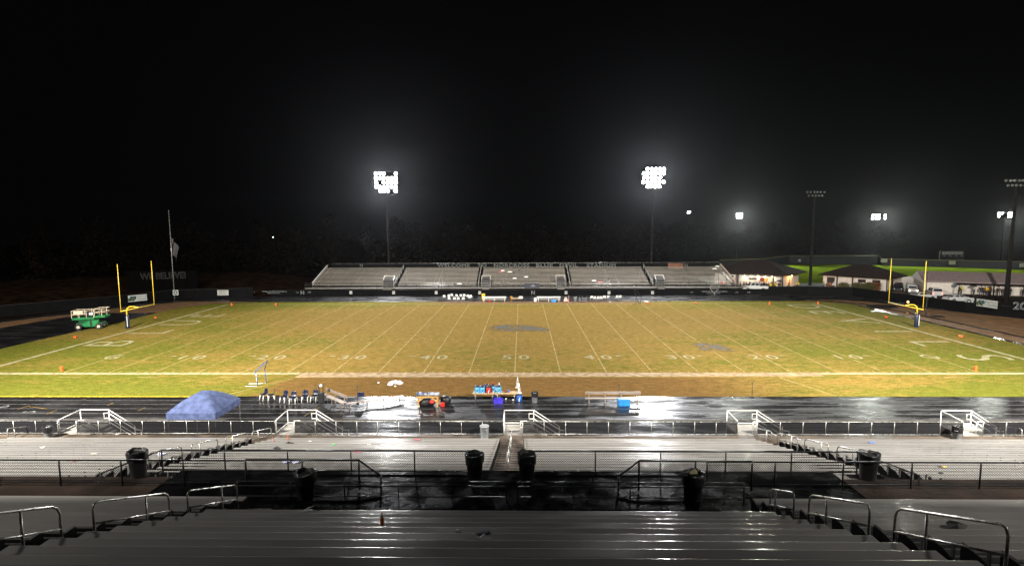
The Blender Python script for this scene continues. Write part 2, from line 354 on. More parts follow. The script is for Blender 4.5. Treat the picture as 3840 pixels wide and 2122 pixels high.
# ------------------------------------------------------------------ home stand
Y0=-54.13
def railtube(pts,r=.024): return MB().tube(pts,r,6)
def seat_mesh(x0,x1,y,z,w=.27,h=.045):
    # plank seen end-on: a finely rounded front nose; narrow slats have an undercut rear edge
    r=.016 if w<.2 else .032; K=14
    pr=[(y-r+r*math.cos(t*PI/2/K),z-r+r*math.sin(t*PI/2/K)) for t in range(K+1)]
    m=MB(); vs=[(x0,a,b) for a,b in pr]+[(x1,a,b) for a,b in pr]; n=K+1
    m.add(vs,[(k,k+1,n+k+1,n+k) for k in range(K)],True)
    tail=[(y-w,z),(y-w,z-.012),(y-w+.05,z-.04),(y-.012,z-.04)] if w<.2 else [(y-w+.008,z),(y-w,z-.008),(y-w,z-h),(y-.01,z-h)]
    out=pr+tail; q=len(out)
    for i in range(K,q):
        a,b=out[i],out[(i+1)%q]; m.add([(x0,*a),(x0,*b),(x1,*b),(x1,*a)],[(0,1,2,3)])
    for x in (x0,x1): m.add([(x,a,b) for a,b in out],[tuple(range(q)) if x==x1 else tuple(range(q))[::-1]])
    return m
def block(label,x0,x1,D0,n,run,rise,zf,mseat,mdeck,name='bleacher_block',seat_h=.43,w=.27,close=None,group=None,seats_w=None):
    root=T(name,label,'bleachers',((x0+x1)/2,Y0+D0,0),0,group)
    def P(o): o.location=(-(x0+x1)/2,-(Y0+D0),0)
    d=MB()
    for k in range(n):
        D=D0-run*k; zs=zf(D); zt=zs-seat_h; y=Y0+D; zn=zf(D-run)-seat_h
        # foot deck under and behind the seat, open gap before the riser
        d.box((x0,y-run+.02,zt-.05),(x1,y-.02,zt))
        d.box((x0,y-run-.012,zt+.02),(x1,y-run+.012,max(zt+.05,zn-.055)))
        m=6.9
        xx=x0+.4
        while xx<x1-.2:
            d.box((xx,y-.11,zt+.002),(xx+.03,y-.05,zs-.045)); xx+=m
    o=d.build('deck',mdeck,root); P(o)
    for k in range(n):
        D=D0-run*k; o=seat_mesh(x0,x1,Y0+D,zf(D),w).build('seat_plank',mseat,root); P(o)
    # solid side plates, coloured black to paint the shade on the row ends
    D1=D0-run*n
    for xx in (x0-.03,x1):
        pl=[]
        for k in range(n):
            D=D0-run*k; zz=zf(D)-.048; pl+=[(Y0+D-.02,zz-(seat_h-.02 if k==0 else .36)),(Y0+D-.02,zz),(Y0+D-run*.52,zz),(Y0+D-run*.72,zz-.05)]
        pl+=[(Y0+D1,zf(D1+run)-.3),(Y0+D1,zf(D1)-seat_h-.5),(Y0+D0-.02,zf(D0)-seat_h-.12)]
        s=MB().prof_x(pl,xx,xx+.03)
        o=s.build('side_plate',mat('shade_black_end_plate',(.006,.006,.006),.8,0,.3,3,spec=.05),root); P(o)
    return root
lowz=lambda D:14.615-3.97-.275*D
upz=lambda D:14.615-1.58-.42*D
G1='lower blocks of aluminium bleacher seats'; G2='upper blocks of aluminium bleacher seats'
for lb,x0,x1,n in (('short sliver of lower bleacher seating at the far left edge beyond the outer aisle',-46,-32.4,18),('wide lower bleacher block at left, between the outer left aisle and the left stair aisle',-31.5,-16.15,18),
   ('lower bleacher block left of the centre aisle, with a strong lamp glare streak',-14.75,-.65,16),('lower bleacher block right of the centre aisle, with a strong lamp glare streak',.85,15.0,16),
   ('wide lower bleacher block at right, between the right stair aisle and the outer right aisle',16.5,31.9,18),('short sliver of lower bleacher seating at the far right edge beyond the outer aisle',32.9,46,18)):
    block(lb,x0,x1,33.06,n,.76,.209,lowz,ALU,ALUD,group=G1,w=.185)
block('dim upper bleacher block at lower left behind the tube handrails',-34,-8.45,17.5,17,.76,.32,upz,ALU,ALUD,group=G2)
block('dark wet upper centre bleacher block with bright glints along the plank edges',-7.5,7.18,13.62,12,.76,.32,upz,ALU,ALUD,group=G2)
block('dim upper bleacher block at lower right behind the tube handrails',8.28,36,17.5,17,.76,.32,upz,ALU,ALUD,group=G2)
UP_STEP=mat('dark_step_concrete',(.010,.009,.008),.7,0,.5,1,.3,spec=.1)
# concrete steps of the aisles
def aisle(label,x0,x1,D0,D1,zf,run,rise,off,m=CONC):
    root=T('aisle_stairs',label,'stairs',((x0+x1)/2,Y0+D0,0),0,'stair aisles between the bleacher blocks')
    mb=MB(); D=D0
    while D>D1+.01:
        zt=zf(D)-off
        for h in (0,1):
            y=Y0+D-h*run/2; z=zt+h*rise/2
            mb.box((x0,y-run/2,z-.5),(x1,y,z))
        D-=run
    o=mb.build('concrete_steps',m,root,0); o.location=(-(x0+x1)/2,-(Y0+D0),0)
    D=D0
    while D>D1+.01:
        z=zf(D)-off; o=MB().box((x0+.05,Y0+D-.06,z+.002),(x1-.05,Y0+D+.004,z+.012)).build('step_nosing',BLK if D0>20 else STEEL,root); D-=run
        o.location=(-(x0+x1)/2,-(Y0+D0),0)
    return root
for lb,a,b in (('outer left stair aisle of the lower stand',-32.37,-31.53),('left stair aisle of the lower stand running up to the black bin',-16.12,-14.78),('brown centre stair aisle of the lower stand between two black bins',-.62,.82),('right stair aisle of the lower stand running up to the black bin',15.03,16.47),('outer right stair aisle of the lower stand',31.93,32.87)):
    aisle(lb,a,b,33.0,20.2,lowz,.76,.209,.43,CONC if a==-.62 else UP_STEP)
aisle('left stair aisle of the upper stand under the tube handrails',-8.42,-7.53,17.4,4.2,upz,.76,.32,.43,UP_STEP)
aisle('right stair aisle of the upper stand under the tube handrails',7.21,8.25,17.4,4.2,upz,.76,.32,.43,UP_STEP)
# walkways, platforms
ZW=1.12; ZC=5.2; YF=-19.42
tag(MB().box((-46,-21.1,.9),(46,YF-.05,ZW)).build('front_walkway',CONC),kind='structure')
tag(MB().box((-46,YF-.05,0),(46,YF+.12,1.0)).build('retaining_wall',CONCL),'concrete retaining wall under the fence in front of the lower stand','wall')
mb=MB()
for x0,x1,ya in ((-46,-12.6,-34.2),(12.6,46,-34.2)): mb.box((x0,-36.5,ZC-.4),(x1,ya,ZC))
S('cross_walkway',mb,mat('brown_walkway',(.022,.014,.010),.7,0,.5,.9,.3,spec=.1))
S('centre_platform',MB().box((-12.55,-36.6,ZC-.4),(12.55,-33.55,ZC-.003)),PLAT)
# deep black vomitory walls below the centre block
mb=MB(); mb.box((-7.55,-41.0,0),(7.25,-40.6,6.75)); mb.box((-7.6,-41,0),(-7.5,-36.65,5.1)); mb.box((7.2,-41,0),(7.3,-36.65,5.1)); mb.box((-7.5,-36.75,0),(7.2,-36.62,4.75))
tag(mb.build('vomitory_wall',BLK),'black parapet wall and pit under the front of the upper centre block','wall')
mb=MB()
for x0,x1 in ((-34,-8.45),(8.28,36)): mb.box((x0,-36.66,ZC-.5),(x1,-36.52,ZC+.02))
mb.box((-34,-50,0),(36,-49.8,6)); tag(mb.build('stand_riser_wall',mat('brown_riser',(.03,.018,.012),.8,0,.4,1,spec=.1)),'low brown concrete riser at the foot of the upper bleachers','wall')
# ---- fences
def fence(label,pts,ztop,zbot,post,rp,m,fabric,group,dx=2.4,fabric_z=None,name='fence',rail_r=None,skip_first=False):
    root=T(name,label,'fence',pts[0],0,group); o0=Vector(pts[0])
    rr=rail_r or rp
    rel=[Vector(p)-o0 for p in pts]
    if zbot is not None and not isinstance(ztop,list): ztop=[ztop]*len(pts)
    zb=[zbot]*len(pts) if not isinstance(zbot,list) else zbot
    MB().tube([(p.x,p.y,z) for p,z in zip(rel,ztop)],rr,6).build('top_rail',m,root)
    MB().tube([(p.x,p.y,z) for p,z in zip(rel,zb)],rr*.8,6).build('bottom_rail',m,root)
    fb=MB()
    for i in range(len(rel)-1):
        a,b=rel[i],rel[i+1]; L=(b-a).length; n=max(1,round(L/dx))
        for k in range(n+(1 if i==len(rel)-2 else 0)):
            t=k/n; q=a.lerp(b,t); zt=ztop[i]+(ztop[i+1]-ztop[i])*t; zz=zb[i]+(zb[i+1]-zb[i])*t
            MB().tube([(q.x,q.y,zz-.12),(q.x,q.y,zt)],rp,6).build('post',m,root)
        f0=.03 if fabric_z is None else fabric_z
        fb.quad((a.x,a.y+.03,zb[i]+.02),(b.x,b.y+.03,zb[i+1]+.02),(b.x,b.y+.03,ztop[i+1]-f0),(a.x,a.y+.03,ztop[i]-f0))
    fb.build('chain_link' if fabric is LINK else 'windscreen',fabric,root)
    return root
LX=[Yp(p,1600,YF).x for p in (217,1033,1888)]+[Yp(2727,1535,YF+1.9).x,Yp(3531,1524,YF+1.9).x]
OPEN=1.25
GF='low grey fence sections in front of the lower stand'
segs=[(-46,LX[0])]+[(LX[i]+OPEN,LX[i+1]) for i in range(4)]+[(LX[4]+OPEN,46)]
names=['grey fence section at the far left edge behind the black trash bin','grey fence section between the leftmost stair landing and the second, below the blue canopy','grey fence section between the second stair landing and the middle one',
 'grey fence section between the middle stair landing and the fourth, with a small gate','grey fence section between the fourth stair landing and the rightmost one','grey fence section at the far right edge beyond the last stair landing']
for (a,b),nm in zip(segs,names):
    fence(nm,[(a,YF,ZW),(b,YF,ZW)],.90,.08,.9,.022,STEEL,SCREEN,GF,1.42)
YA,YB=-34.95,-33.75
xa=Yp(920,1739,YA).x
GC='black chain-link fences on the cross walkway'
fence('black chain-link fence along the cross walkway at left, in front of the black bin',[(-46,YA,ZC),(xa,YA,ZC)],.98,.13,1,.03,BLACKP,LINK,GC,2.35)
xa2=Yp(2880+2430*.3727,1735,YA).x
fence('black chain-link fence along the cross walkway at right, in front of the black bin',[(7.35,YA,ZC),(46,YA,ZC)],.98,.13,1,.03,BLACKP,LINK,GC,2.35)
fence('black chain-link fence behind the lower stand, left of the centre aisle, between two black bins',[(-14.9,YB-.9,ZC),(-13.2,YB,ZC),(-.95,YB,ZC)],[.35,.86,.86],[-.45,.05,.05],1,.028,BLACKP,LINK,GC,2.35)
fence('black chain-link fence behind the lower stand, right of the centre aisle, between two black bins',[(1.05,YB,ZC),(13.4,YB,ZC),(15.1,YB-.9,ZC)],[.86,.86,.35],[.05,.05,-.45],1,.028,BLACKP,LINK,GC,2.35)
YC=-35.2
x0,x1,x2=Yp(920,1716,YC).x,Yp(1345,1723,YC).x,Yp(1428,1776,YC).x
fence('black ramp guard fence at left centre whose top rail slopes down to the right',[(x0,YC,ZC),(x1,YC,ZC),(x2,YC,ZC)],[1.12,1.12,.55],[.15,.15,.1],1,.036,BLACKP,LINK,GC,2.2)
x0,x1,x2=Yp(2320,1779,YC).x,Yp(2397,1721,YC).x,Yp(2822,1715,YC).x
fence('black ramp guard fence at right centre whose top rail slopes down to the left',[(x0,YC,ZC),(x1,YC,ZC),(x2,YC,ZC)],[.55,1.12,1.12],[.1,.15,.15],1,.036,BLACKP,LINK,GC,2.2)
# low guard rails over the pit
YG=-35.9
for lb,pa,pb in (('low black pit rail left of centre on the dark platform',890,1900),('low black pit rail right of centre on the dark platform',1940,2790)):
    a,b=Yp(pa,1840,YG).x,Yp(pb,1840,YG).x
    root=T('guard_rail',lb,'railing',(a,YG,ZC),0,'low black pit rails'); L=b-a
    for z in (.12,.50,.66): MB().tube([(0,0,z),(L,0,z)],.02,6).build('rail',BLACKP,root)
    n=round(L/1.9)
    for k in range(n+1): MB().tube([(L*k/n,0,0),(L*k/n,0,.66)],.022,6).build('post',BLACKP,root)
# ---- aisle handrails
def handrail(label,x,pts,h,r,m,grp,mid=.5,flip=False):
    # pts: (y,z) of ground at leg A (far, low), leg B, leg C (near, high)
    (ya,za),(yb,zb),(yc,zc)=pts
    root=T('handrail',label,'handrail',(x,ya,za),0,grp)
    def q(y,z): return Vector((0,y-ya,z-za))
    A0,A1=q(ya,za),q(ya,za+h); C0,C1=q(yc,zc),q(yc,zc+h); k=.16
    d=(C1-A1).normalized()
    pts_=[A0,A1-Vector((0,0,k)),A1-Vector((0,0,k*.3))+d*k*.3,A1+d*k,C1-d*k,C1-Vector((0,0,k*.3))-d*k*.3,C1-Vector((0,0,k)),C0]
    MB().tube(pts_,r,8).build('top_rail',m,root)
    M0=A0.lerp(A1,mid);M1=C0.lerp(C1,mid); MB().tube([M0,M1],r*.85,8).build('mid_rail',m,root)
    t=(yb-ya)/(yc-ya); MB().tube([q(yb,zb),A1.lerp(C1,t)],r,8).build('post',m,root)
    return root
def urail(label,x,Da,Db,Dc,grp,h=.92):
    f=lambda D:(Y0+D,upz(D)-.43)
    return handrail(label,x,[f(Da),f(Db),f(Dc)],h,.024,STEEL,grp)
GU='bent tube handrails on the upper aisles'
xl_=-7.98; xr_=7.75
def Dx(px,py,x): 
    d=ray(px,py); t=(x-CAM.x)/d.x; return (CAM+d*t).y-Y0
b1=lambda a,b:(a*.3727,1600+b*.3727); b4=lambda a,b:(2880+a*.3727,1600+b*.3727)
for lb,ps,x in (('left upper handrail nearest the dark centre pit',((2380,615),(2240,770),(1895,860)),xl_),('middle one of the three left upper handrails',((1710,885),(1480,940),(950,1030)),xl_),('leftmost upper handrail, running out of the picture',((620,1100),(230,1160),(-420,1290)),xl_)):
    D=[max(3.0,Dx(*b1(*p),x)) for p in ps]; urail(lb,x,*D,GU)
for lb,ps,x in (('right upper handrail nearest the dark centre pit',((20,770),(70,800),(255,900)),xr_),('middle one of the three right upper handrails',((405,940),(580,965),(1010,1060)),xr_),('rightmost and largest upper handrail with a wet bent end',((1265,1120),(1580,1190),(2390,1380)),xr_)):
    D=[max(3.0,Dx(*b4(*p),x)) for p in ps]; urail(lb,x,*D,GU)
GL='grey tube handrails down the lower aisles'
a_=.3862
def lrail(label,x,pa,pc):
    f=lambda D:(Y0+D,lowz(D)-.43)
    Da,Dc=Dx(*pa,x),Dx(*pc,x); Db=Da+(Dc-Da)*.7
    handrail(label,x,[f(Da),f(Db),f(Dc)],.95,.028,STEEL,GL)
for lb,pa,pc in (('lower left aisle handrail nearest the fence landing',(1018,1640),(947,1655)),('lower left aisle handrail, second from the landing',(930,1662),(848,1680)),('lower left aisle handrail, third from the landing',(818,1690),(720,1714)),('lower left aisle handrail, nearest the black bin',(684,1718),(558,1735))):
    lrail(lb,-15.45,pa,pc)
for lb,pa,pc in (('lower right aisle handrail nearest the fence landing',(2830,1632),(2893,1660)),('lower right aisle handrail, second from the landing',(2915,1662),(2989,1688)),('lower right aisle handrail, third from the landing',(3016,1690),(3104,1722)),('lower right aisle handrail, nearest the black bin',(3138,1712),(3225,1744))):
    lrail(lb,15.75,pa,pc)
lrail('short handrail at the top of the outer left aisle',-31.95,(118,1624),(30,1642)); lrail('short handrail at the top of the outer right aisle',32.4,(3750,1622),(3830,1642))
for lb,D0,D1 in (('centre aisle handrail, half nearer the field',32.4,27.6),('centre aisle handrail, half nearer the camera',27.0,22.2)):
    f=lambda D:(Y0+D,lowz(D)-.43); handrail(lb,.1,[f(D0),f((D0+D1)/2),f(D1)],.95,.022,STEEL,GL)
# ---- stair landings down to the track
def landing():
    root=T('stair_landing','','stair landing',(0,0,0),0,'white-railed stair landings from the fence down to the track')
    MB().box((0,.14,ZW-.12),(2.0,1.95,ZW)).box((0,1.8,0),(2.0,1.95,ZW-.13)).box((1.85,.3,0),(2.0,1.79,ZW-.13)).build('landing_slab',CONCL,root)
    st=MB()
    for k in range(6): st.box((2.0+.29*k,.3,0),(2.29+.29*k,1.8,ZW-.187*(k+1)))
    st.build('steps',CONCL,root)
    h=1.0; L=2.0; e=L+1.74
    def rail(y,pts,nm,r=.035): MB().tube([(x,y,z) for x,z in pts],r,6).build(nm,WHITE_RAIL,root)
    rail(1.9,[(0,ZW+h),(L,ZW+h),(e,h-.02)],'guard_rail'); rail(1.9,[(0,ZW+.12),(L,ZW+.12),(e,.12)],'toe_rail')
    rail(1.86,[(L-.32,ZW+.42),(L-.32,ZW+.78),(L,ZW+.78),(e+.1,.72),(e+.45,.72),(e+.45,.1)],'hand_rail'); rail(1.86,[(L-.32,ZW+.42),(L,ZW+.42),(e,.40)],'hand_rail')
    rail(.32,[(L-.9,ZW+.80),(L-.55,ZW+.82),(e,.75)],'hand_rail'); rail(.32,[(L-.9,ZW+.40),(L-.5,ZW+.40),(e,.36)],'hand_rail')
    for y,x,z0,z1 in ((1.9,0,0,ZW+h),(1.9,L,0,ZW+h),(1.9,e,0,h),(.32,L-.9,ZW,ZW+.8),(.32,e,0,.75),(.1,0,ZW-.1,ZW+h*.92)): MB().tube([(x,y,z0),(x,y,z1)],.032,6).build('post',WHITE_RAIL,root)
    MB().tube([(0,.1,ZW+h*.92),(0,1.9,ZW+h)],.035,6).build('side_rail',WHITE_RAIL,root); MB().tube([(0,.1,ZW+.1),(0,1.9,ZW+.12)],.03,6).build('side_rail',WHITE_RAIL,root)
    return root
ld=landing()
lbs=['leftmost white-railed stair landing, left of the blue canopy','white-railed stair landing right of the blue canopy, below the navy chairs','middle white-railed stair landing at the head of the centre aisle','white-railed stair landing at the head of the right aisle','rightmost white-railed stair landing with a black-lined bin beside it']
for i,x in enumerate(LX):
    o=ld if i==0 else DUP(ld); o.location=(x,YF,0); o['label']=lbs[i]
# ---- trash bins
def make_bin(m_body,m_bag,lined=True,rim=.30,h=.82):
    root=T('trash_bin','','trash bin'); root['group']='trash bins around the stands'
    MB().lathe([(rim*.78,0),(rim*.8,.02),(rim*.98,h-.06),(rim*1.04,h-.05),(rim*1.04,h),(rim*.96,h),(rim*.93,h-.05)],20).build('bin_body',m_body,root)
    MB().tube([(-rim*1.0,-.1,h-.18),(-rim*1.12,0,h-.2),(-rim*1.0,.1,h-.18)],.018,5).build('handle',m_body,root)
    if lined:
        random.seed(len(COL.objects)); pr=[]
        vs=MB(); n=24; rows=[(rim*1.02,h-.32),(rim*1.07,h-.16),(rim*1.10,h),(rim*1.08,h+.05),(rim*.9,h+.03),(rim*.6,h-.08),(.001,h-.16)]
        V=[];Fc=[]
        for i,(r,z) in enumerate(rows):
            for j in range(n):
                t=2*PI*j/n; rr=r*(1+random.uniform(-.025,.035)); V.append((rr*math.cos(t),rr*math.sin(t),z+random.uniform(-.02,.022)+.03*math.sin(2*t+1)))
        for i in range(len(rows)-1):
            for j in range(n): Fc.append((i*n+j,i*n+(j+1)%n,(i+1)*n+(j+1)%n,(i+1)*n+j))
        vs.add(V,Fc,False).build('bin_liner',m_bag,root)
    return root
BG=BLKS
bin0=make_bin(mat('black_bin',(.018,.018,.02),.4,0,.3,5),BG,True,.33,.95)
binG=make_bin(mat('grey_bin',(.20,.21,.22),.45,0,.25,5),BG,True,.27,.80)
binP=make_bin(mat('pale_grey_bin',(.30,.32,.34),.45,0,.25,5),BG,False,.29,.84)
def place_bin(src,x,y,z,lb,first=[]):
    if src in first: o=DUP(src)
    else: o=src; first.append(src)
    o.location=(x,y,z); o.rotation_euler=(0,0,random.uniform(0,6)); o['label']=lb; return o
for px,lb,y in ((517,'big black bin at the top of the left stair aisle, against the chain-link fence',-34.15),(3258,'big black bin at the top of the right stair aisle, against the chain-link fence',-34.15),
   (1780,'black bin with torn liner just left of the centre aisle',-34.3),(1976,'black bin with shiny liner just right of the centre aisle',-34.3)):
    place_bin(bin0,Yp(px,1730,y).x,y,ZC,lb)
for px,lb in ((1142,'black bin hidden behind the left ramp guard fence, only its dark round top showing'),(2600,'black bin behind the right ramp guard fence with yellowish trash in its mouth')):
    o=place_bin(bin0,Yp(px,1750,-35.75).x,-35.75,ZC,lb); o.scale=(1.06,1.06,.93)
o=MB().add([(-.14,-.1,0),(.12,-.12,.02),(.15,.1,.03),(-.1,.12,.01),(-.05,-.04,.12),(.07,.02,.13)],[(0,1,5,4),(1,2,5),(2,3,4,5),(3,0,4)]).build('crumpled_bag',mat('yellowish_paper',(.45,.38,.2),.6),None)
tag(o,'crumpled yellowish paper bag lying in the mouth of the right ramp bin','litter'); o.location=(Yp(2600,1750,-35.75).x,-35.75,ZC+.94)
p=Yp(180,1620,-20.2); place_bin(binG,p.x,-20.2,ZW,'black-lined grey bin by the fence left of the leftmost landing')
p=Yp(3590,1616,-20.0); place_bin(binG,p.x,-20.0,ZW,'black-lined grey bin in front of the rightmost stair landing')
p=Yp(1817,1636,-20.0); place_bin(binP,p.x,-20.0,ZW,'pale grey unlined bin against the fence left of the middle landing')
p=Z(2005,1508); place_bin(binG,p.x,p.y,0,'grey bin with dark liner on the track edge right of the cooler table')
# ------------------------------------------------------------------ near sideline things
# blue canopy
tp=Z(740,1560); cx,cy=-21.6,-17.2
w=1.75; zt=2.25; zp=3.05
CAN=mat('blue_canopy_cloth',(.105,.135,.27),.85,0,.35,2.5,.12,spec=.1)
p0=Yp(620,1545,-18.9);p1=Yp(805,1548,-18.9);p2=Yp(895,1490,-15.6)
cw=(p1.x-p0.x); 
root=T('canopy_tent','low blue pop-up canopy standing on the track behind the fence','canopy',((p0.x+p1.x)/2,-17.2,0))
zt=p0.z-.10; zp=zt+1.05; hw=cw/2; hd=1.65
def canopy_pt(u,v):
    r=max(abs(u),abs(v)); z=zp-(zp-zt)*(r**1.55)-.16*r*(1-abs(abs(u)-abs(v)))*0-.10*r*(1-min(abs(u),abs(v))/max(r,.01))
    return (u*hw,v*hd,z)
mb=MB(); n=16; V=[canopy_pt(-1+2*i/n,-1+2*j/n) for j in range(n+1) for i in range(n+1)]
mb.add(V,[(j*(n+1)+i,j*(n+1)+i+1,(j+1)*(n+1)+i+1,(j+1)*(n+1)+i) for j in range(n) for i in range(n)],True)
mb.build('canopy_roof',CAN,root)
mb=MB()
for (a,b) in (((-1,-1),(1,-1)),((1,-1),(1,1)),((1,1),(-1,1)),((-1,1),(-1,-1))):
    k=10
    for i in range(k):
        u0=a[0]+(b[0]-a[0])*i/k;v0=a[1]+(b[1]-a[1])*i/k;u1=a[0]+(b[0]-a[0])*(i+1)/k;v1=a[1]+(b[1]-a[1])*(i+1)/k
        mb.quad((u0*hw,v0*hd,zt-.42-.02*(i%2)),(u1*hw,v1*hd,zt-.42-.02*((i+1)%2)),(u1*hw,v1*hd,zt),(u0*hw,v0*hd,zt))
mb.build('valance',CAN,root)
for sx in(-1,1):
    for sy in(-1,1): MB().box((sx*(hw-.06)-.02,sy*(hd-.06)-.02,0),(sx*(hw-.06)+.02,sy*(hd-.06)+.02,zt-.02)).build('leg',STEEL,root)
# navy chairs
def chair(mseat,mleg,leg=.02):
    root=T('stacking_chair','','chair')
    n=6; V=[];Fc=[]
    prof=[(.22,.45,.20),(.05,.43,.22),(-.15,.44,.22),(-.21,.50,.215),(-.25,.64,.21),(-.28,.80,.19),(-.29,.84,.15)]
    for y,z,hw_ in prof:
        for j in range(n+1):
            u=-1+2*j/n; V.append((u*hw_,y+ (.03*u*u if z>.5 else 0),z+(.015*u*u if z<.5 else 0)))
    for i in range(len(prof)-1):
        for j in range(n):Fc.append((i*(n+1)+j,i*(n+1)+j+1,(i+1)*(n+1)+j+1,(i+1)*(n+1)+j))
    o=MB().add(V,Fc,True).build('seat_shell',mseat,root); sm=o.modifiers.new('t','SOLIDIFY'); sm.thickness=.018
    for s in (-1,1):
        MB().tube([(s*.2,.15,.43),(s*.22,.24,0)],leg,6).build('leg',mleg,root); MB().tube([(s*.2,-.14,.43),(s*.22,-.26,0)],leg,6).build('leg',mleg,root)
    return root
ch=chair(mat('navy_chair_shell',(.008,.012,.035),.35),mat('shiny_chair_leg',(.85,.82,.76),.3,.2,.1),.032); ch['group']='navy chairs along the near sideline'
first=True
for px,py,rz,lb in ((990,1500,2.6,'navy chair, leftmost of the sideline row beside the net frame'),(1018,1502,2.0,'navy chair seen side-on, second from left in the sideline row'),(1066,1508,2.8,'navy chair in the sideline row, third from left, a cup by its leg'),
   (1100,1512,3.2,'navy chair with a purple cloth, nearest the camera in the sideline row'),(1145,1506,3.3,'navy chair, fifth from left in the sideline row'),(1180,1505,3.0,'navy chair, rightmost, beside the black speaker stand')):
    o=ch if first else DUP(ch); first=False; p=Z(px,py); o.location=(p.x,p.y,.006); o.rotation_euler=(0,0,rz); o['label']=lb; o.scale=(1.12,1.12,1.12)
# black medical/speaker stand
p=Z(1206,1512)
root=T('equipment_stand','tall black equipment stand with crooked arms right of the navy chairs','stand',(p.x,p.y,0))
MB().box((-.22,-.18,.06),(.22,.18,.95)).build('equipment_case',BLK,root,.04); MB().tube([(-.15,0,.9),(-.18,0,1.5),(-.55,0,1.52)],.03,6).build('arm',BLK,root); MB().tube([(.15,0,.9),(.18,0,1.6),(.40,0,1.63)],.03,6).build('arm',BLK,root)
MB().lathe([(.001,1.38),(.12,1.42),(.14,1.55),(.001,1.66)],10).build('white_head',WHT,root)
# kicking net frame
p=Z(966,1446)
root=T('kicking_net','blue padded kicking-net frame with white base tubes on the sideline','sports net',(p.x,p.y,0)); root.scale=(.74,.74,.74)
BP=mat('blue_foam_pad',(.04,.09,.30),.5,0,.2,5)
MB().tube([(0,0,0),(-.05,0,1.0),(-.22,0,1.75)],.06,8).build('post',BP,root); MB().tube([(.55,1.2,0),(.50,1.2,1.0),(.40,1.2,1.8)],.05,8).build('post',BP,root)
MB().tube([(-.22,0,1.75),(.35,.8,2.5),(.75,1.4,2.9),(.40,1.2,1.8)],.055,8).build('top_bar',BP,root)
MB().tube([(-1.35,-.35,.04),(0,-.35,.04),(0,0,.04)],.04,8).build('base_tube',WHT,root); MB().tube([(-1.5,.75,.04),(-.1,.75,.04),(.55,1.2,.04)],.04,8).build('base_tube',WHT,root)
MB().box((-.12,-.05,.6),(-.06,.05,1.55)).build('pad_label',WHT,root)
MB().quad((-.2,.03,1.7),(.42,1.15,1.75),(.72,1.36,2.85),(.35,.82,2.45)).build('net',chain_mat('pale_net',.15,(.5,.45,.3),.12,.09),root)
# long aluminium benches
def bench(label,a,b,h,w,m,back=False,legs=4,grp='aluminium benches on the near sideline'):
    a=Vector(a);b=Vector(b); L=(b-a).length; ang=math.atan2(b.y-a.y,b.x-a.x)
    root=T('bench',label,'bench',(a.x,a.y,.006),ang,grp)
    MB().box((0,-w/2,h-.05),(L,w/2,h)).build('seat',m,root,.012)
    if back: MB().box((0,w/2+.02,h+.25),(L,w/2+.06,h+.50)).build('backrest',m,root,.012)
    for k in range(legs):
        x=.3+(L-.6)*k/(legs-1)
        mb=MB().box((x-.03,-w/2+.03,0),(x+.03,-w/2+.08,h-.06)).box((x-.03,w/2-.08,0),(x+.03,w/2-.03,(h+.45) if back else h-.06)).box((x-.028,-w/2+.09,.12),(x+.028,w/2-.09,.17))
        mb.build('leg',m,root)
    return root
BA=mat('bench_aluminium',(.34,.28,.23),.5,.2,.2,2)
bench('aluminium bench tilted on the track right of the navy chairs',Z(1213,1500),Z(1293,1535),.55,.45,BA,True,3)
a,b=Z(1300,1531),Z(1512,1501); bench('long low backless aluminium bench lying across the glare patch',a,b,.42,.30,BA,False,4)
a,b=Z(1228,1528),Z(1440,1513)
bench('long aluminium bench with a backrest at the edge of the grass, beside the blue cooler',Z(2195,1512),Z(2404,1512),.45,.28,BA,True,4)
# thin poles
def pole(label,px,py,h,sign=False):
    p=Z(px,py); root=T('marker_pole',label,'pole',(p.x,p.y,0),0,'thin dark poles along the near sideline')
    MB().tube([(0,0,0),(0,0,h)],.022,6).build('pole_shaft',BLK,root); MB().tube([(-.12,0,h),(0,0,h-.1),(.08,0,h+.05)],.02,5).build('pole_hook',BLK,root)
    MB().lathe([(.16,0),(.16,.03),(.03,.05)],10).build('pole_foot',BLK,root)
    if sign: MB().box((.03,-.01,.55),(.55,.01,.95)).build('dark_flag',NAVY,root)
pole('thin dark pole with a small navy flag beside the crossed benches',1342,1512,1.45,True); pole('thin dark pole behind the long bench with backrest',2321,1508,1.5); pole('thin dark pole standing alone at the grass edge at right',2820,1488,1.25)
# white towels
random.seed(3)
p=Z(1477,1440); mb=MB()
for k in range(9):
    x,y=random.uniform(-1,1),random.uniform(-.45,.45); r=random.uniform(.25,.45)
    prof=[(r,0),(r*.95,.1),(r*.6,.2+random.uniform(0,.1)),(.001,.26)]
    mb.lathe([(a*random.uniform(.85,1.1),b) for a,b in prof],9,(x,y,0))
tag(mb.build('towel_heap',WHT),'heap of white towels dumped on the brown sideline','towels'); COL.objects['towel_heap'].scale=(.62,.7,.8); COL.objects['towel_heap'].location=(p.x,p.y,.02)
for px,py,lb in ((1416,1437,'small white cup lying left of the towel heap'),(1486,1450,'small white cup lying just below the towel heap'),(1513,1437,'tan crumpled towel at the right end of the towel heap')):
    p=Z(px,py); o=MB().lathe([(.05,0),(.09,.16),(.001,.17)],8).build('cup',WHT); tag(o,lb,'cup'); o.location=(p.x,p.y,.05); o.rotation_euler=(1.4,0,random.uniform(0,6))
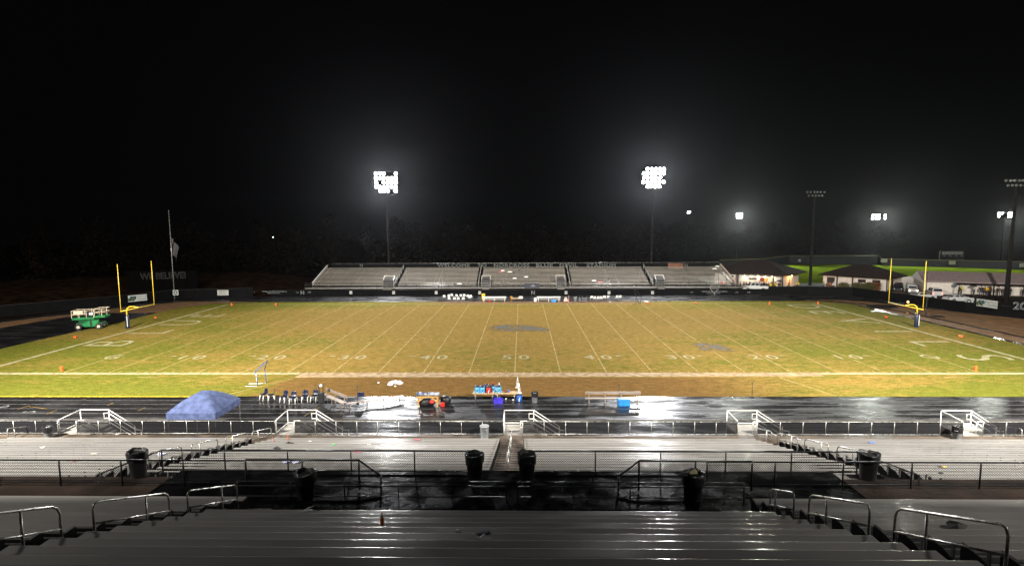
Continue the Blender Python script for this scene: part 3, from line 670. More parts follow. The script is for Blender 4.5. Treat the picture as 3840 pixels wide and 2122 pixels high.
# trainer's table with rolled mats
p=Z(1607,1520)
root=T('training_table','wooden-legged training table with rolled silver mats on top and black bags beneath','table',(p.x,p.y,0))
OR=mat('orange_wood',(.62,.33,.08),.5,0,.2,3)
MB().box((-.85,-.4,.78),(.85,.4,.84)).build('table_top',OR,root)
for sx in(-1,1):
    for sy in(-1,1): MB().box((sx*.78-.045,sy*.34-.045,0),(sx*.78+.045,sy*.34+.045,.775)).build('leg',OR,root)
    MB().bar((sx*.78,-.38,.42),(sx*.35,-.38,.77),.07,.07).build('brace',OR,root)
SILV=mat('silver_mat',(.35,.38,.45),.3,.3,.6,2,.4,col2=(.05,.07,.16))
for y,z,x0,x1 in ((-.16,1.0,-.95,-.02),(-.16,1.0,.03,.95)):
    o=MB().tube([(x0,0,0),(x1,0,0)],.155,14).build('rolled_mat',SILV); tag(o,'silver rolled mat on the training table, %s roll'%('left' if x0<-.5 else 'right'),'mat',None,); o['group']='rolled mats'; o.location=(p.x,p.y+y,z)
o=MB().lathe([(.001,0),(.5,.02),(.62,.2),(.5,.45),(.2,.58),(.001,.6)],14).build('kit_bag',BLK); tag(o,'large black kit bag under the training table','bag'); o.location=(p.x-.15,p.y,.01); o.scale=(1.15,.55,1)
o=MB().lathe([(.001,0),(.18,.02),(.22,.14),(.12,.26),(.001,.28)],12).build('red_bag',REDC); tag(o,'small red bag on the black kit bag under the training table','bag'); o.location=(p.x+.35,p.y-.36,.30)
o=MB().box((-.16,-.12,0),(.16,.12,.3)).box((-.10,-.09,.3),(.10,.09,.36)).build('red_case',REDC,None,.03); tag(o,'red first-aid case on the ground right of the training table','case'); o.location=(p.x+1.2,p.y-.25,.01)
o=MB().lathe([(.28,0),(.42,.1),(.44,.5),(.3,.62),(.001,.65)],14).build('equipment_bag',BLK); tag(o,'round black equipment bag behind the training table at right','bag'); o.location=(p.x+1.35,p.y+.5,.01)
# cooler tables
pa,pb=Z(1783,1505),Z(1935,1505); TY=pa.y+.15
def folding_table(lb,x0,x1):
    root=T('folding_table',lb,'table',((x0+x1)/2,TY,0),0,'tan folding tables'); w=(x1-x0)/2
    MB().box((-w,-.38,.70),(w,.38,.76)).build('table_top',WOOD,root,.01)
    for s in(-1,1):
        for t in(-1,1): MB().tube([(s*(w-.2),t*.3,0),(s*(w-.2),t*.3,.70)],.02,6).build('leg',STEEL,root)
    return root
xm=(pa.x+pb.x)/2
tl,tr=Yp(1774,1470,TY).x,Yp(1938,1470,TY).x
folding_table('left tan folding table crowded with blue and red drink coolers',tl,(tl+tr)/2-.02); folding_table('right tan folding table with one blue cooler and small items',(tl+tr)/2+.02,tr)
def cooler(body,lid,mk):
    root=T('drink_cooler','','cooler'); MB().lathe([(.17,0),(.18,.02),(.19,.30),(.19,.42),(.17,.44)],18).build('cooler_body',body,root)
    MB().lathe([(.195,.435),(.2,.46),(.19,.50),(.14,.53),(.001,.54)],18).build('cooler_lid',lid,root)
    V=MB(); 
    for a0,a1,z0,z1 in ((-1.9,-1.45,.12,.24),(-1.6,-1.25,.20,.34)):
        V.add([(.194*math.cos(a0),.194*math.sin(a0),z0),(.194*math.cos(a1),.194*math.sin(a1),z0),(.194*math.cos(a1),.194*math.sin(a1),z1)],[(0,1,2)])
    V.build('painted_mark',mk,root); MB().box((-.03,-.24,.04),(.03,-.18,.09)).build('tap',WHT,root); return root
LID=mat('navy_lid',(.015,.02,.06),.4); c0=cooler(BLUEC,LID,NAVY); c0['group']='sky-blue drink coolers on the folding tables'
for i,(px,dy,lb) in enumerate(((1790,-.15,'sky-blue cooler with dark lid, leftmost on the left table'),(1810,-.16,'sky-blue cooler with dark lid, second from left on the left table'),(1824,.2,'sky-blue cooler behind the red one on the left table'),(1849,.1,'sky-blue cooler right of the red one, with a red bottle on its lid'),(1871,-.1,'sky-blue cooler alone on the right table in front of a cone'))):
    o=c0 if i==0 else DUP(c0); o.location=(Yp(px,1455,TY).x,TY+dy,.76); o['label']=lb; o.scale=(1.1,1.1,1.15)
rc=cooler(REDC,BLK,WHT); rc['label']='single red drink cooler on the left folding table'; rc.location=(Yp(1833,1455,TY).x,TY-.2,.76); rc.scale=(1.1,1.1,1.1)
o=MB().lathe([(.05,0),(.055,.16),(.02,.22),(.02,.26),(.001,.27)],8).build('bottle',REDC); tag(o,'red bottle standing on a blue cooler lid','bottle'); o.location=(Yp(1846,1455,TY).x,TY+.1,1.39)
o=MB().lathe([(.10,0),(.17,.06),(.16,.14),(.08,.2),(.001,.21)],10).build('fruit_bag',mat('dark_red_cloth',(.16,.04,.02),.5)); tag(o,'dark red lump beside a blue cup on the right table','bag'); o.location=(Yp(1896,1462,TY).x,TY-.1,.76)
o=MB().lathe([(.06,0),(.08,.2),(.07,.2),(.001,.19)],10).build('cup',BLUED); tag(o,'blue cup on the right folding table','cup'); o.location=(Yp(1907,1462,TY).x,TY,.76)
def cone(loc,lb,h=.95):
    root=T('traffic_cone',lb,'cone',loc,0,'white team cones around the cooler tables')
    MB().box((-.2,-.2,0),(.2,.2,.035)).build('cone_base',WHT,root); MB().lathe([(.15,.035),(.02,h),(.001,h+.005)],14).build('cone_body',WHT,root)
    MB().box((-.03,-.105,h*.50),(.03,-.07,h*.66)).build('cone_mark',NAVY,root); return root
for px,py,lb,z in ((1872,1475,'white cone behind the cooler on the right table',0),(1941,1453,'white cone on the grass behind the right end of the tables',0),(1858,1487,'white cone between the two folding tables',0)):
    p=Z(px,py); cone((p.x,p.y,.02),lb)
p=Z(1947,1503)
o=cooler(BLUED,BLK,WHT); o['label']='deep blue drink cooler on the track with a cone stuck on top'; o.location=(p.x,p.y,.01); o.scale=(1.3,1.3,1.25)
cone((p.x,p.y,.69),'white cone standing on top of the deep blue cooler',.85)
def crate(lb,px,py,m,sx=.34,sy=.24,h=.34,z=0,lid=None,name='plastic_crate',cat='crate'):
    p=Z(px,py); root=T(name,lb,cat,(p.x,p.y,z)); t=.02
    if lid is None:
        MB().box((-sx,-sy,0),(sx,sy,t)).box((-sx,-sy,t),(sx,-sy+t,h)).box((-sx,sy-t,t),(sx,sy,h)).box((-sx,-sy+t,t),(-sx+t,sy-t,h)).box((sx-t,-sy+t,t),(sx,sy-t,h)).build('crate_body',m,root)
    else:
        MB().box((-sx,-sy,0),(sx,sy,h)).build('chest',m,root,.03); MB().box((-sx-.02,-sy-.02,h+.003),(sx+.02,sy+.02,h+.07)).build('lid',lid,root,.02)
        for s in(-1,1): MB().box((s*(sx+.03)-.025,-.08,h*.6),(s*(sx+.03)+.025,.08,h*.75)).build('handle',m,root)
    return root
crate('open indigo crate on the track under the folding tables',1869,1510,mat('indigo_plastic',(.06,.04,.55),.4),.38,.26,.38)
crate('bright blue ice chest in front of the long bench with backrest',2339,1519,mat('bright_blue_plastic',(.03,.26,.75),.35),.46,.30,.44,.006,mat('pale_blue_lid',(.05,.32,.8),.35),'ice_chest','ice chest')
for px,py,lb in ((1897,1499,'white cup on the wet track under the right table'),(1924,1503,'white crushed cup on the wet track, right of the other cup'),(1030,1492,'small pale ball by the side-on navy chair')):
    p=Z(px,py); o=MB().lathe([(.05,0),(.08,.12),(.001,.13)],8).build('cup',WHT); tag(o,lb,'cup'); o.location=(p.x,p.y,.02)
# pylons
def pylon(px,py,lb,down=False,sc=1.):
    p=Z(px,py); root=T('end_zone_pylon',lb,'pylon',(p.x,p.y,.02),random.uniform(0,3) if down else 0,'orange end-zone pylons and markers')
    MB().box((-.1,-.1,0),(.1,.1,.46)).build('pylon_body',ORG,root,.015)
    MB().box((-.13,-.13,0),(.13,.13,.03)).build('pylon_base',ORG,root)
    if down: root.rotation_euler=(0,1.5,random.uniform(0,3)); root.location.z=.12
    root.scale=(sc,)*3
for a in ((232,1391,'orange pylon at the near left goal line corner'),(3657,1390,'orange pylon at the near right goal line corner'),(869,1146,'orange pylon at the far left end line corner'),(1035,1146,'orange pylon at the far left goal line corner'),(2885,1142,'orange pylon at the far right goal line corner'),(3067,1141,'orange pylon at the far right end line corner')): pylon(*a)
for a in ((280,1268,'fallen orange marker behind the left end line, nearer the camera'),(583,1193,'fallen orange marker behind the left goalpost side, farther away'),(3610,1264,'fallen orange marker behind the right end line, nearer the camera'),(3325,1192,'fallen orange marker behind the right end line, farther away'),(2430,1140,'fallen orange marker on the far sideline beside the tripod frame'),(2610,1139,'fallen orange marker on the far sideline further right')): pylon(*a,down=True)
p=Z(1738,1389); o=MB().lathe([(.06,0),(.03,.1),(.001,.11)],8).build('small_marker',ORG); tag(o,'tiny orange marker on the grass just inside the near sideline','marker'); o.location=(p.x,p.y,.02)
# ------------------------------------------------------------------ goalposts
def goalpost(lb,s):
    yb=25.0 if s<0 else 24.6; yb=FW_/2
    root=T('goalpost',lb,'goalpost',(s*56.6,yb,0),0 if s<0 else PI,'yellow football goalposts')   # local +x = towards field
    MB().tube([(0,0,1.7),(0,0,2.55),(.12,0,2.95),(.5,0,3.2),(1.0,0,3.22),(1.75,0,3.08)],.085,10).build('gooseneck',YEL,root)
    MB().tube([(0,0,.0),(0,0,.3),(0,0,1.75)],.08,8).build('post',YEL,root)
    MB().lathe([(.26,.02),(.27,.06),(.27,1.9),(.24,1.96),(.1,1.97)],16).build('post_pad',NAVY,root)
    MB().tube([(1.75,-3.56,3.05),(1.75,3.56,3.05)],.062,8).build('crossbar',YEL,root)
    for t in(-1,1): MB().tube([(1.75,t*3.5,3.05),(1.75,t*3.5,9.6)],.04,8).build('upright',YEL,root)
    mb=MB(); mb.box((.12,-.282,.3) if s<0 else (-.2,.27,.3),(.2,-.27,1.8) if s<0 else (-.12,.282,1.8))
    mb.build('white_lettering_strip',WHT,root)
goalpost('yellow goalpost at the left end of the field with a navy pad',-1); goalpost('yellow goalpost at the right end of the field with a navy pad',1)
# ------------------------------------------------------------------ scissor lift
p=Z(324,1238)
root=T('scissor_lift','green scissor lift with cream guard rails parked behind the left goalpost','scissor lift',(p.x-.3,p.y+1.4,0),.30)
MB().box((-1.6,-.8,.45),(1.6,.8,.95)).build('chassis',mat('dark_green_chassis',(.02,.08,.035),.5),root,.04)
MB().prof_y([(-.5,.42),(1.15,.42),(1.3,1.35),(.0,1.35),(-.75,.85)],-1.0,-.78).build('side_pod',GREENM,root)
MB().box((.22,-1.02,.5),(.45,-1.0,1.5)).build('ladder',BLK,root)
MB().box((-2.0,-.9,1.45),(.7,.9,1.72)).build('platform',GREENM,root); MB().box((.72,-.9,1.66),(2.1,.9,1.92)).build('extension_deck',GREENM,root)
for k in range(4):
    mb=MB(); mb.bar((-1.4,-.5,1.0+.1*k),(1.2,-.5,1.05+.1*k),.06,.04); mb.build('scissor_arm',GREENM,root)
for x in(-1.25,1.25):
    for y in(-.95,.95):
        w=MB().tube([(x,y-.13,.42),(x,y+.13,.42)],.42,18).build('wheel',BLK,root); MB().tube([(x,y-.15,.42),(x,y+.15,.42)],.20,12).build('rim',CREAM,w)
def cage(x0,x1,z,zt):
    mb=MB()
    for zz in(zt,(z+zt)/2): mb.bar((x0,-.88,zz),(x1,-.88,zz),.06).bar((x0,.88,zz),(x1,.88,zz),.06).bar((x0,-.88,zz),(x0,.88,zz),.06).bar((x1,-.88,zz),(x1,.88,zz),.06)
    k=0
    while x0+k*.9<=x1+.01:
        for y in(-.88,.88): mb.bar((x0+k*.9,y,z),(x0+k*.9,y,zt),.06)
        k+=1
    return mb
cage(-2.0,.7,1.72,2.75).build('guard_rail',CREAM,root); cage(.8,2.1,1.92,2.95).build('guard_rail',CREAM,root)
MB().box((-1.75,-.96,2.25),(-.6,-.915,2.78)).build('cream_panel',CREAM,root)
MB().box((-.1,-.96,2.0),(.75,-.915,2.55)).build('black_board',BLK,root); MB().box((.18,-.975,2.12),(.68,-.965,2.45)).build('white_board_sign',WHT,root)
# ------------------------------------------------------------------ perimeter fence
GB='black windscreen fences round the track'
FSCR=mat('black_windscreen',(.0035,.0035,.004),.7,0,.3,1,.1,spec=.06)
def pfence(lb,pts,h,m=FSCR):
    root=T('perimeter_fence',lb,'fence',(pts[0][0],pts[0][1],0),0,GB); o=Vector((pts[0][0],pts[0][1],0)); mb=MB();rl=MB();ps=MB()
    for i in range(len(pts)-1):
        a=Vector((*pts[i],0))-o;b=Vector((*pts[i+1],0))-o
        d=(b-a).normalized(); n=Vector((-d.y,d.x,0))*.02
        mb.add([a-n+Vector((0,0,.03)),b-n+Vector((0,0,.03)),b+n+Vector((0,0,.03)),a+n+Vector((0,0,.03)),a-n+Vector((0,0,h)),b-n+Vector((0,0,h)),b+n+Vector((0,0,h)),a+n+Vector((0,0,h))],[(0,1,5,4),(1,2,6,5),(2,3,7,6),(3,0,4,7),(4,5,6,7)])
    rl.tube([Vector((*q,0))-o+Vector((0,0,h+.03)) for q in pts],.03,6)
    mb.build('windscreen',m,root); rl.build('top_rail',BLK,root)
    q=MB(); L=0
    for i in range(len(pts)-1):
        a=Vector((*pts[i],0))-o;b=Vector((*pts[i+1],0))-o; n=max(1,round((b-a).length/3))
        for k in range(n): c=a.lerp(b,k/n); q.tube([(c.x,c.y+.06,0),(c.x,c.y+.06,h)],.035,5,False)
    tag(q.build('posts',BLK,root),kind='stuff')
    return root
fl=[Z(*q).to_2d()[:] for q in ((-200,1205),(0,1190),(420,1150),(550,1135),(650,1122),(840,1118),(950,1113))]
pfence('low black fence curving round the left end of the track',fl,1.9)
YFF=61.0
pfence('black fence along the far straight with white yard-number plates',[(-52,YFF),(-25,YFF),(0,YFF),(25,YFF),(52,YFF)],1.25)
fr=[(52,61.0),(60,61.2),(68.0,59),(71,48),(73.5,37.1),(78,30.5),(86,20),(90,10)]
pfence('taller black fence curving round the right end of the track',fr,1.75)
YN=mat('white_sign_board',(.55,.55,.53),.5,0,.15,3); INK=mat('black_ink',(.02,.02,.02),.5)
for s,px in (('10',1316),('20',1476),('30',1636),('40',1799),('40',2123),('30',2284),('20',2447)):
    q=Yp(px,1097,YFF-.1); side='left' if px<1920 else 'right'
    root=T('yard_number_plate','white plate reading %s on the far fence, %s half'%(s,side),'sign',(q.x,q.y,q.z),0,'yard-number plates on the far fence')
    MB().box((-.28,-.015,-.30),(.28,.015,.30)).build('plate',YN,root); text('plate_number',s,.55,INK,root,(0,-.022,0),(PI/2,0,0),off=.01)
OUTW=mat('white_outline_paint',(.22,.24,.24),.5,0,.1)
for s,px,nm,sz in (('N',1134,'large outlined letter N on the far fence left of the stand',1.1),('N',1999,'large outlined letter N on the far fence behind the right bench',1.1)):
    q=Yp(px,1098,YFF-.08); o=text('outlined_letter',s,sz,OUTW,None,q,(PI/2,0,0),outline=.035); tag(o,nm,'lettering')
for s,px,nm,sz in (('CSS',1160,'small white letters CSS just right of the outlined N',.42),('CSS',1115,'small faint letters CSS just left of the outlined N',.36),('CSS',950,'faint letters CSS at the left of the far fence',.38),('CSS',2808,'white letters CSS on the fence below the white pickup',.42),('CSS',2763,'faint letters CSS on the fence right of the portable frame',.36),('CSS',2594,'faint letters CSS left of the long line of fence lettering',.36)):
    q=Yp(px,1096,YFF-.08); o=text('fence_lettering',s,sz,OUTW,None,q,(PI/2,0,0),ext=.004); tag(o,nm,'lettering')
for px,nm in ((1030,'two faint lines of lettering on the far fence left of the stand'),(2680,'two faint lines of lettering on the far fence right of the stand')):
    root=T('fence_lettering',nm,'lettering',Yp(px,1096,YFF-.08))
    text('lettering_line','NORCROSS FOOTBALL',.34,OUTW,root,(0,0,.16),(PI/2,0,0),sx=1.5); MB().box((-1.6,-.005,-.22),(1.2,.005,-.16)).build('underline',OUTW,root)
# bigger signs
SGN=mat('pale_banner',(.42,.43,.40),.5,0,.15,2); SGD=mat('blue_green_print',(.05,.12,.13),.5,0,.5,3)
def sign(lb,pxs,y,h_px,content,wmul=1,ang=None):
    (xa,ya),(xb,yb)=pxs; A=Yp(xa,ya,y[0]);B=Yp(xb,yb,y[1]); c=(A+B)/2; w=(B-A).to_2d().length; rz=math.atan2(B.y-A.y,B.x-A.x)
    h=h_px*((c-CAM).dot(FW))/F
    root=T('banner_sign',lb,'sign',c,rz); MB().box((-w/2,-.02,-h/2),(w/2,.0,h/2)).build('board',SGN,root)
    if content=='corners':
        for k,xx in enumerate((-.42,-.33,-.25,-.17)): MB().lathe([(.001,0),(h*.26,.004),(.001,.01)],9).build('print_patch',SGD if k%2 else mat('green_print',(.08,.14,.06),.5),root).location=(xx*w,-.03,(.12 if k%2 else -.14)*h); root.children[-1].rotation_euler=(PI/2,0,0)
        text('sign_text','Peachtree',h*.40,SGD,root,(w*.2,-.026,h*.22),(PI/2,0,0)); text('sign_text','CORNERS',h*.40,SGD,root,(w*.2,-.026,-.2*h),(PI/2,0,0))
    elif content=='seal':
        o=MB().lathe([(h*.36,0),(h*.36,.01),(h*.24,.011),(h*.24,.003),(.001,.003)],20).build('round_seal',SGD,root); o.location=(0,-.022,0); o.rotation_euler=(PI/2,0,0)
        o=MB().lathe([(h*.16,0),(h*.15,.012),(.001,.014)],16).build('seal_centre',YN,root); o.location=(0,-.022,0); o.rotation_euler=(PI/2,0,0)
    else:
        for i,t in enumerate(content): text('sign_text',t,h*.42,INK,root,(0,-.026,h*(.22-.44*i)),(PI/2,0,0),sx=.9)
    return root
def on_fence(px,py,z): return Z(px,py,z)
g=Z(480,1143);g2=Z(551,1136); sign('pale banner with CORNERS lettering on the left fence, seen between the goalpost uprights',((480,1121),(551,1114)),(g.y-.3,g2.y-.3),24,'corners')
g=Z(648,1124); sign('small white square sign with a round seal at the foot of the flagpole',((648,1098),(669,1096)),(g.y-.4,g.y-.2),20,'seal')
g=Z(815,1119); sign('small white two-line banner on the left fence',((815,1098),(857,1097)),(g.y-.4,g.y-.4),20,('SIMPSON','MIDDLE'))
g=Z(3618,1168);g2=Z(3650,1173); sign('white square sign with a round seal on the right fence',((3618,1130),(3650,1132)),(g.y-.3,g2.y-.3),25,'seal')
g=Z(3662,1176);g2=Z(3741,1189); sign('wide banner with green print and CORNERS lettering on the right fence',((3662,1134),(3741,1142)),(g.y-.3,g2.y-.3),28,'corners')
q=Z(3835,1196); o=text('outlined_numerals','2008',1.6,OUTW,None,Yp(3850,1150,q.y-.4),(PI/2,0,-.5),outline=.04); tag(o,'white outlined numerals starting 20 at the right edge of the fence','lettering')
# ------------------------------------------------------------------ visitors stand
VS='visitors bleacher blocks of the far stand'
ysb=64.0; zd=1.35
def farz(D): return zd+.45+( (Y0+0)-0)*0
xs=[-44.9,Yp(1487,1045,67).x,Yp(1796,1045,67).x,Yp(2135,1045,67).x,Yp(2441,1045,67).x,46.6]
nm=['leftmost bleacher block of the far stand','second bleacher block from the left in the far stand','middle bleacher block of the far stand','second bleacher block from the right in the far stand','rightmost bleacher block of the far stand']
D0f=65.6-Y0
fz=lambda D:1.95+(D-D0f)*(2.95/9.1)
for i in range(5):
    x0,x1=xs[i]+(.55 if i else 0),xs[i+1]-(.55 if i<4 else 0)
    root=T('visitor_bleacher_block',nm[i],'bleachers',((x0+x1)/2,65.6,0),0,VS); xm_=(x0+x1)/2
    dk=MB()
    for k in range(14):
        D=D0f+.7*k; z=fz(D); y=.7*k
        dk.box((x0-xm_,y-.33,z-.45),(x1-xm_,y+.25,z-.41))
        MB().box((x0-xm_,y-.12,z-.05),(x1-xm_,y+.14,z)).build('seat_plank',ALU2,root)
        xx=x0+.5
        while xx<x1: dk.box((xx-xm_,y,z-.41),(xx-xm_+.05,y+.06,z-.05)); xx+=2.4
    dk.build('deck',mat('dull_deck_aluminium',(.09,.085,.075),.55,.3,.3,1),root)
    for xx in (x0+.1,(x0+x1)/2,x1-.2):
        st=MB().bar((xx-xm_,-.2,1.2),(xx-xm_,9.4,fz(D0f+9.4)-.6),.12,.2).bar((xx-xm_,9.2,0),(xx-xm_,9.2,fz(D0f+9.2)-.6),.14,.14).bar((xx-xm_,4.4,0),(xx-xm_,4.4,fz(D0f+4.4)-.6),.12,.12)
        st.build('support_frame',BLK,root)
tag(MB().box((xs[0]-1.2,63.9,zd-.15),(xs[-1]+2.2,65.2,zd)).build('far_stand_walkway',mat('far_walkway',(.20,.185,.165),.7,0)),'pale front walkway deck of the far stand','walkway')
# front rail of far stand
root=T('stand_front_rail','thin grey railing along the front of the far stand','railing',(xs[0]-1.2,63.95,zd)); L=xs[-1]-xs[0]+3.4
for z in(.35,.7,1.07): MB().tube([(0,0,z),(L,0,z)],.02,5).build('rail',STEEL,root)
k=0
while k*3.1<L: MB().tube([(k*3.1,0,0),(k*3.1,0,1.07)],.03,5).build('post',BLK,root); k+=1
# rear screen with WELCOME text
yb=75.1
root=T('stand_rear_screen','dark rear screen of the far stand with outlined welcome lettering','screen',(0,yb,0))
MB().box((xs[0]+.9,0,3.9),(xs[-1]-.2,.03,5.85)).build('screen_cloth',FSCR,root)
MB().tube([(xs[0]+.9,-.02,5.9),(xs[-1]-.2,-.02,5.9)],.035,6).build('top_rail',STEEL,root)
for s,px in (('WELCOME',1701),('TO',1808),('NORCROSS',1918),('BLUE',2041),('DEVIL',2132),('STADIUM',2255)):
    q=Yp(px,996,yb-.06); o=text('welcome_lettering',s,1.05,OUTW,root,(q.x,-.05,q.z),(PI/2,0,0),outline=.022,sx=1.,space=1.12)
    w={'WELCOME':122,'TO':34,'NORCROSS':132,'BLUE':62,'DEVIL':68,'STADIUM':108}[s]*((q-CAM).dot(FW))/F
    d=o.dimensions.x or 1; o.scale.x=w/d
for px,lb in ((1355,'left'),(2573,'right')):
    q=Yp(px,996,yb-.06); text('outlined_letter','N',1.05,OUTW,root,(q.x,-.05,q.z),(PI/2,0,0),outline=.022)
MB().box((Yp(2505,996,yb).x,-.02,4.6),(Yp(2562,996,yb).x,-.005,5.7)).build('rust_banner',mat('rust_orange_cloth',(.16,.05,.015),.6,0,.4,1),root)
# slanted end panels and aisle rails
def slant(lb,x,w,m,h=1.05):
    root=T('stand_end_rail',lb,'railing',(x,65.0,0),0,'slanted rails of the far stand'); z0,z1=fz(D0f-.3)-.45,fz(D0f+9.3)-.45
    MB().bar((0,0,z0+h),(0,9.6,z1+h),w,.06).build('rail',m,root); MB().bar((0,0,z0+h*.5),(0,9.6,z1+h*.5),w*.8,.05).build('rail',m,root)
    for k in range(5): t=k/4; MB().bar((0,9.6*t,z0+(z1-z0)*t),(0,9.6*t,z0+(z1-z0)*t+h),.05).build('post',STEEL,root)
slant('white slanted rail at the left end of the far stand',xs[0]+.1,.30,WHITE_RAIL); slant('pinkish slanted rail at the right end of the far stand',xs[-1],.30,mat('pinkish_rail',(.7,.55,.47),.45))
for i in range(1,5): slant('slanted aisle handrail of the far stand, %s from the left'%('','first','second','third','fourth')[i],xs[i],.07,STEEL)
# vomitory openings with little entry stairs
for i,(pa,pb) in enumerate(((1437,1475),(1806,1838),(2086,2119),(2460,2492))):
    xa,xb=Yp(pa,1060,65).x,Yp(pb,1060,65).x; w=xb-xa
    root=T('stand_entry','dark entry opening with white side rails in the far stand, %s from the left'%('first','second','third','fourth')[i],'entrance',(xa,64.9,0),0,'entries of the far stand')
    MB().box((0,.0,zd+.02),(w,.6,3.0)).box((0,.6,zd+.02),(w,2.6,3.02)).build('dark_opening',BLK,root)
    for x in (0,w): MB().bar((x,.1,2.9),(x,1.6,3.75),.07).bar((x,.1,1.4),(x,.1,2.9),.07).build('side_rail',WHITE_RAIL,root)
    MB().bar((0,1.6,3.75),(w,1.6,3.75),.07).build('cross_rail',WHITE_RAIL,root)
    st=MB()
    for k in range(5): st.box((.2,-1.2-.28*k,0),(w-.2,-1.2-.28*k+.27,zd-.22*(k+1)))
    st.build('entry_steps',mat('dull_steps',(.16,.14,.11),.6),root)
q=Yp(1993,1071,63.8)
root=T('press_banner','dark blue banner hung on the railing at the centre of the far stand','banner',q); w=1.6
MB().box((-w*.9,-.02,-.5),(w*1.1,.0,.45)).build('banner_cloth',mat('dark_banner',(.02,.025,.04),.4),root); MB().box((-.2,-.03,-.15),(.8,-.022,-.08)).box((.1,-.03,.1),(.6,-.022,.16)).build('banner_print',SGN,root)
# litter and coats left on the far stand
random.seed(11)
lc=[('white',WHT),('dark',BLK),('red',REDC),('brown',mat('brown_cloth',(.12,.06,.03),.7)),('grey',GREYP)]
for k,(px,py,ci,lb) in enumerate(((1885,1013,0,'white coat near the top row of the middle far block'),(1878,1020,2,'red blanket just below the white coat'),(1912,1021,0,'white and dark coat right of the red blanket'),(1926,1026,1,'dark bag right of the coats'),(1973,1037,0,'white item in the middle of the far middle block'),(1930,1043,0,'white paper on a mid row left of centre'),(1947,1014,1,'dark bag on an upper row of the middle block'),
   (2030,1030,3,'brown coat right of centre in the middle block'),(2227,1052,0,'white towel on a low row of the fourth far block'),(2250,1059,2,'red cloth beside the white towel on a low row'),(2281,1047,1,'dark bag up from the red cloth'),(1892,1056,1,'dark bag low on the middle far block'),(1705,1070,1,'dark bag at the front of the second far block'),(1723,1069,0,'white items beside the dark bag at the front row'),(2707,1060,2,'red coat near the front of the rightmost far block'),(2712,1067,0,'white and yellow bundle below the red coat'),(2680,1006,0,'white sheet at the top right corner of the far stand'),(2690,998,0,'pale upright bundle at the top right corner of the far stand'))):
    d=ray(px,py)
    # meet the slope of the far seats
    best=None
    for j in range(14):
        y=65.6+.7*j; P_=CAM+d*((y-CAM.y)/d.y)
        e=abs(P_.z-fz(y-Y0)-.1)
        if best is None or e<best[0]: best=(e,P_,y)
    P_=best[1]; r=random.uniform(.3,.5)
    o=MB().lathe([(.001,0),(r,.02),(r*.9,.14),(r*.4,.26),(.001,.28)],9).build('left_coat' if ci in (1,2,3) else 'white_cloth',lc[ci][1]); o.location=(P_.x,best[2],fz(best[2]-Y0)); o.scale=(1.2,.4,1); tag(o,lb,'belongings')
# ------------------------------------------------------------------ far sideline things
wc=chair(WHT,mat('thin_grey_leg',(.2,.2,.2),.4),.016); wc['group']='white chairs along the far sideline'
far=[(1666,1118),(1684,1116),(1696,1113),(1714,1115),(1729,1115),(1743,1114),(1756,1117),(1767,1118),(1686,1126),(1705,1127),(1719,1127),(1737,1127),(1762,1121),
 (2217,1122),(2229,1124),(2241,1124),(2253,1124),(2266,1121),(2278,1120),(2311,1120),(2323,1120)]
ords=['first','second','third','fourth','fifth','sixth','seventh','eighth']
for i,(px,py) in enumerate(far):
    o=wc if i==0 else DUP(wc); p=Z(px,py+7); o.location=(p.x,p.y,.006); o.rotation_euler=(0,0,random.uniform(-.3,.3)+(0 if i<13 else .1)); o.scale=(1.25,)*3
    if i<8: o['label']='white far-sideline chair, %s from left in the back row of the left cluster'%ords[i]
    elif i<13: o['label']='white far-sideline chair, %s from left in the front row of the left cluster'%ords[i-8]
    else: o['label']='white far-sideline chair, %s from left in the row beside the shelf rack'%ords[i-13]
GBn='white benches on the far sideline'
for a,b,lb in ((1809,1898,'white bench with backrest left of the outlined N on the far sideline'),(2013,2102,'white bench with backrest right of the outlined N on the far sideline')):
    A=Z(a,1132);B=Z(b,1132); B.y=A.y; bench(lb,A,B,.5,.35,WHT,True,3,GBn)
def small(name,lb,cat,px,py,mb,m,grp=None,rz=0):
    p=Z(px,py); o=mb.build(name,m); tag(o,lb,cat,grp); o.location=(p.x,p.y,.008); o.rotation_euler=(0,0,rz); return o
root=T('far_table','pale folding table with a white cloth on it between the two far benches','table',Z(1941,1133)); MB().box((-1.0,-.35,.7),(1.0,.35,.78)).build('table_top',WOOD,root)
for s in(-1,1): MB().box((s*.85-.03,-.3,0),(s*.85+.03,.3,.7)).build('leg',BLK,root)
q=root.location; o=MB().lathe([(.4,0),(.42,.2),(.3,.34),(.001,.36)],10).build('white_cloth',WHT); tag(o,'white bundled cloth on the far table','cloth'); o.location=(q.x+.6,q.y,.78)
small('yellow_cooler','square yellow cooler standing left of the left far bench','cooler',1813,1122,MB().box((-.33,-.28,.5),(.33,.28,1.1)).box((-.3,-.25,0),(.3,.25,.495)),mat('yellow_plastic',(.75,.45,.02),.4))
small('orange_cooler','orange cooler left of the far table','cooler',1918,1122,MB().lathe([(.2,0),(.22,.5),(.2,.56),(.001,.6)],14),mat('orange_plastic',(.7,.33,.04),.4))
small('white_jug','white jug standing left of the right far bench','jug',2007,1131,MB().lathe([(.25,0),(.27,.1),(.27,.62),(.18,.75),(.001,.78)],14),WHT)
small('blue_cooler_box','blue cooler box under the right far bench','cooler',2076,1132,MB().box((-.42,-.25,0),(.42,.25,.4)).box((-.44,-.27,.404),(.44,.27,.48)),mat('bright_blue_plastic',(.03,.26,.75)))
small('red_item','small red bag under the left far bench','bag',1836,1133,MB().lathe([(.001,0),(.28,.05),(.22,.25),(.001,.35)],10),REDC)
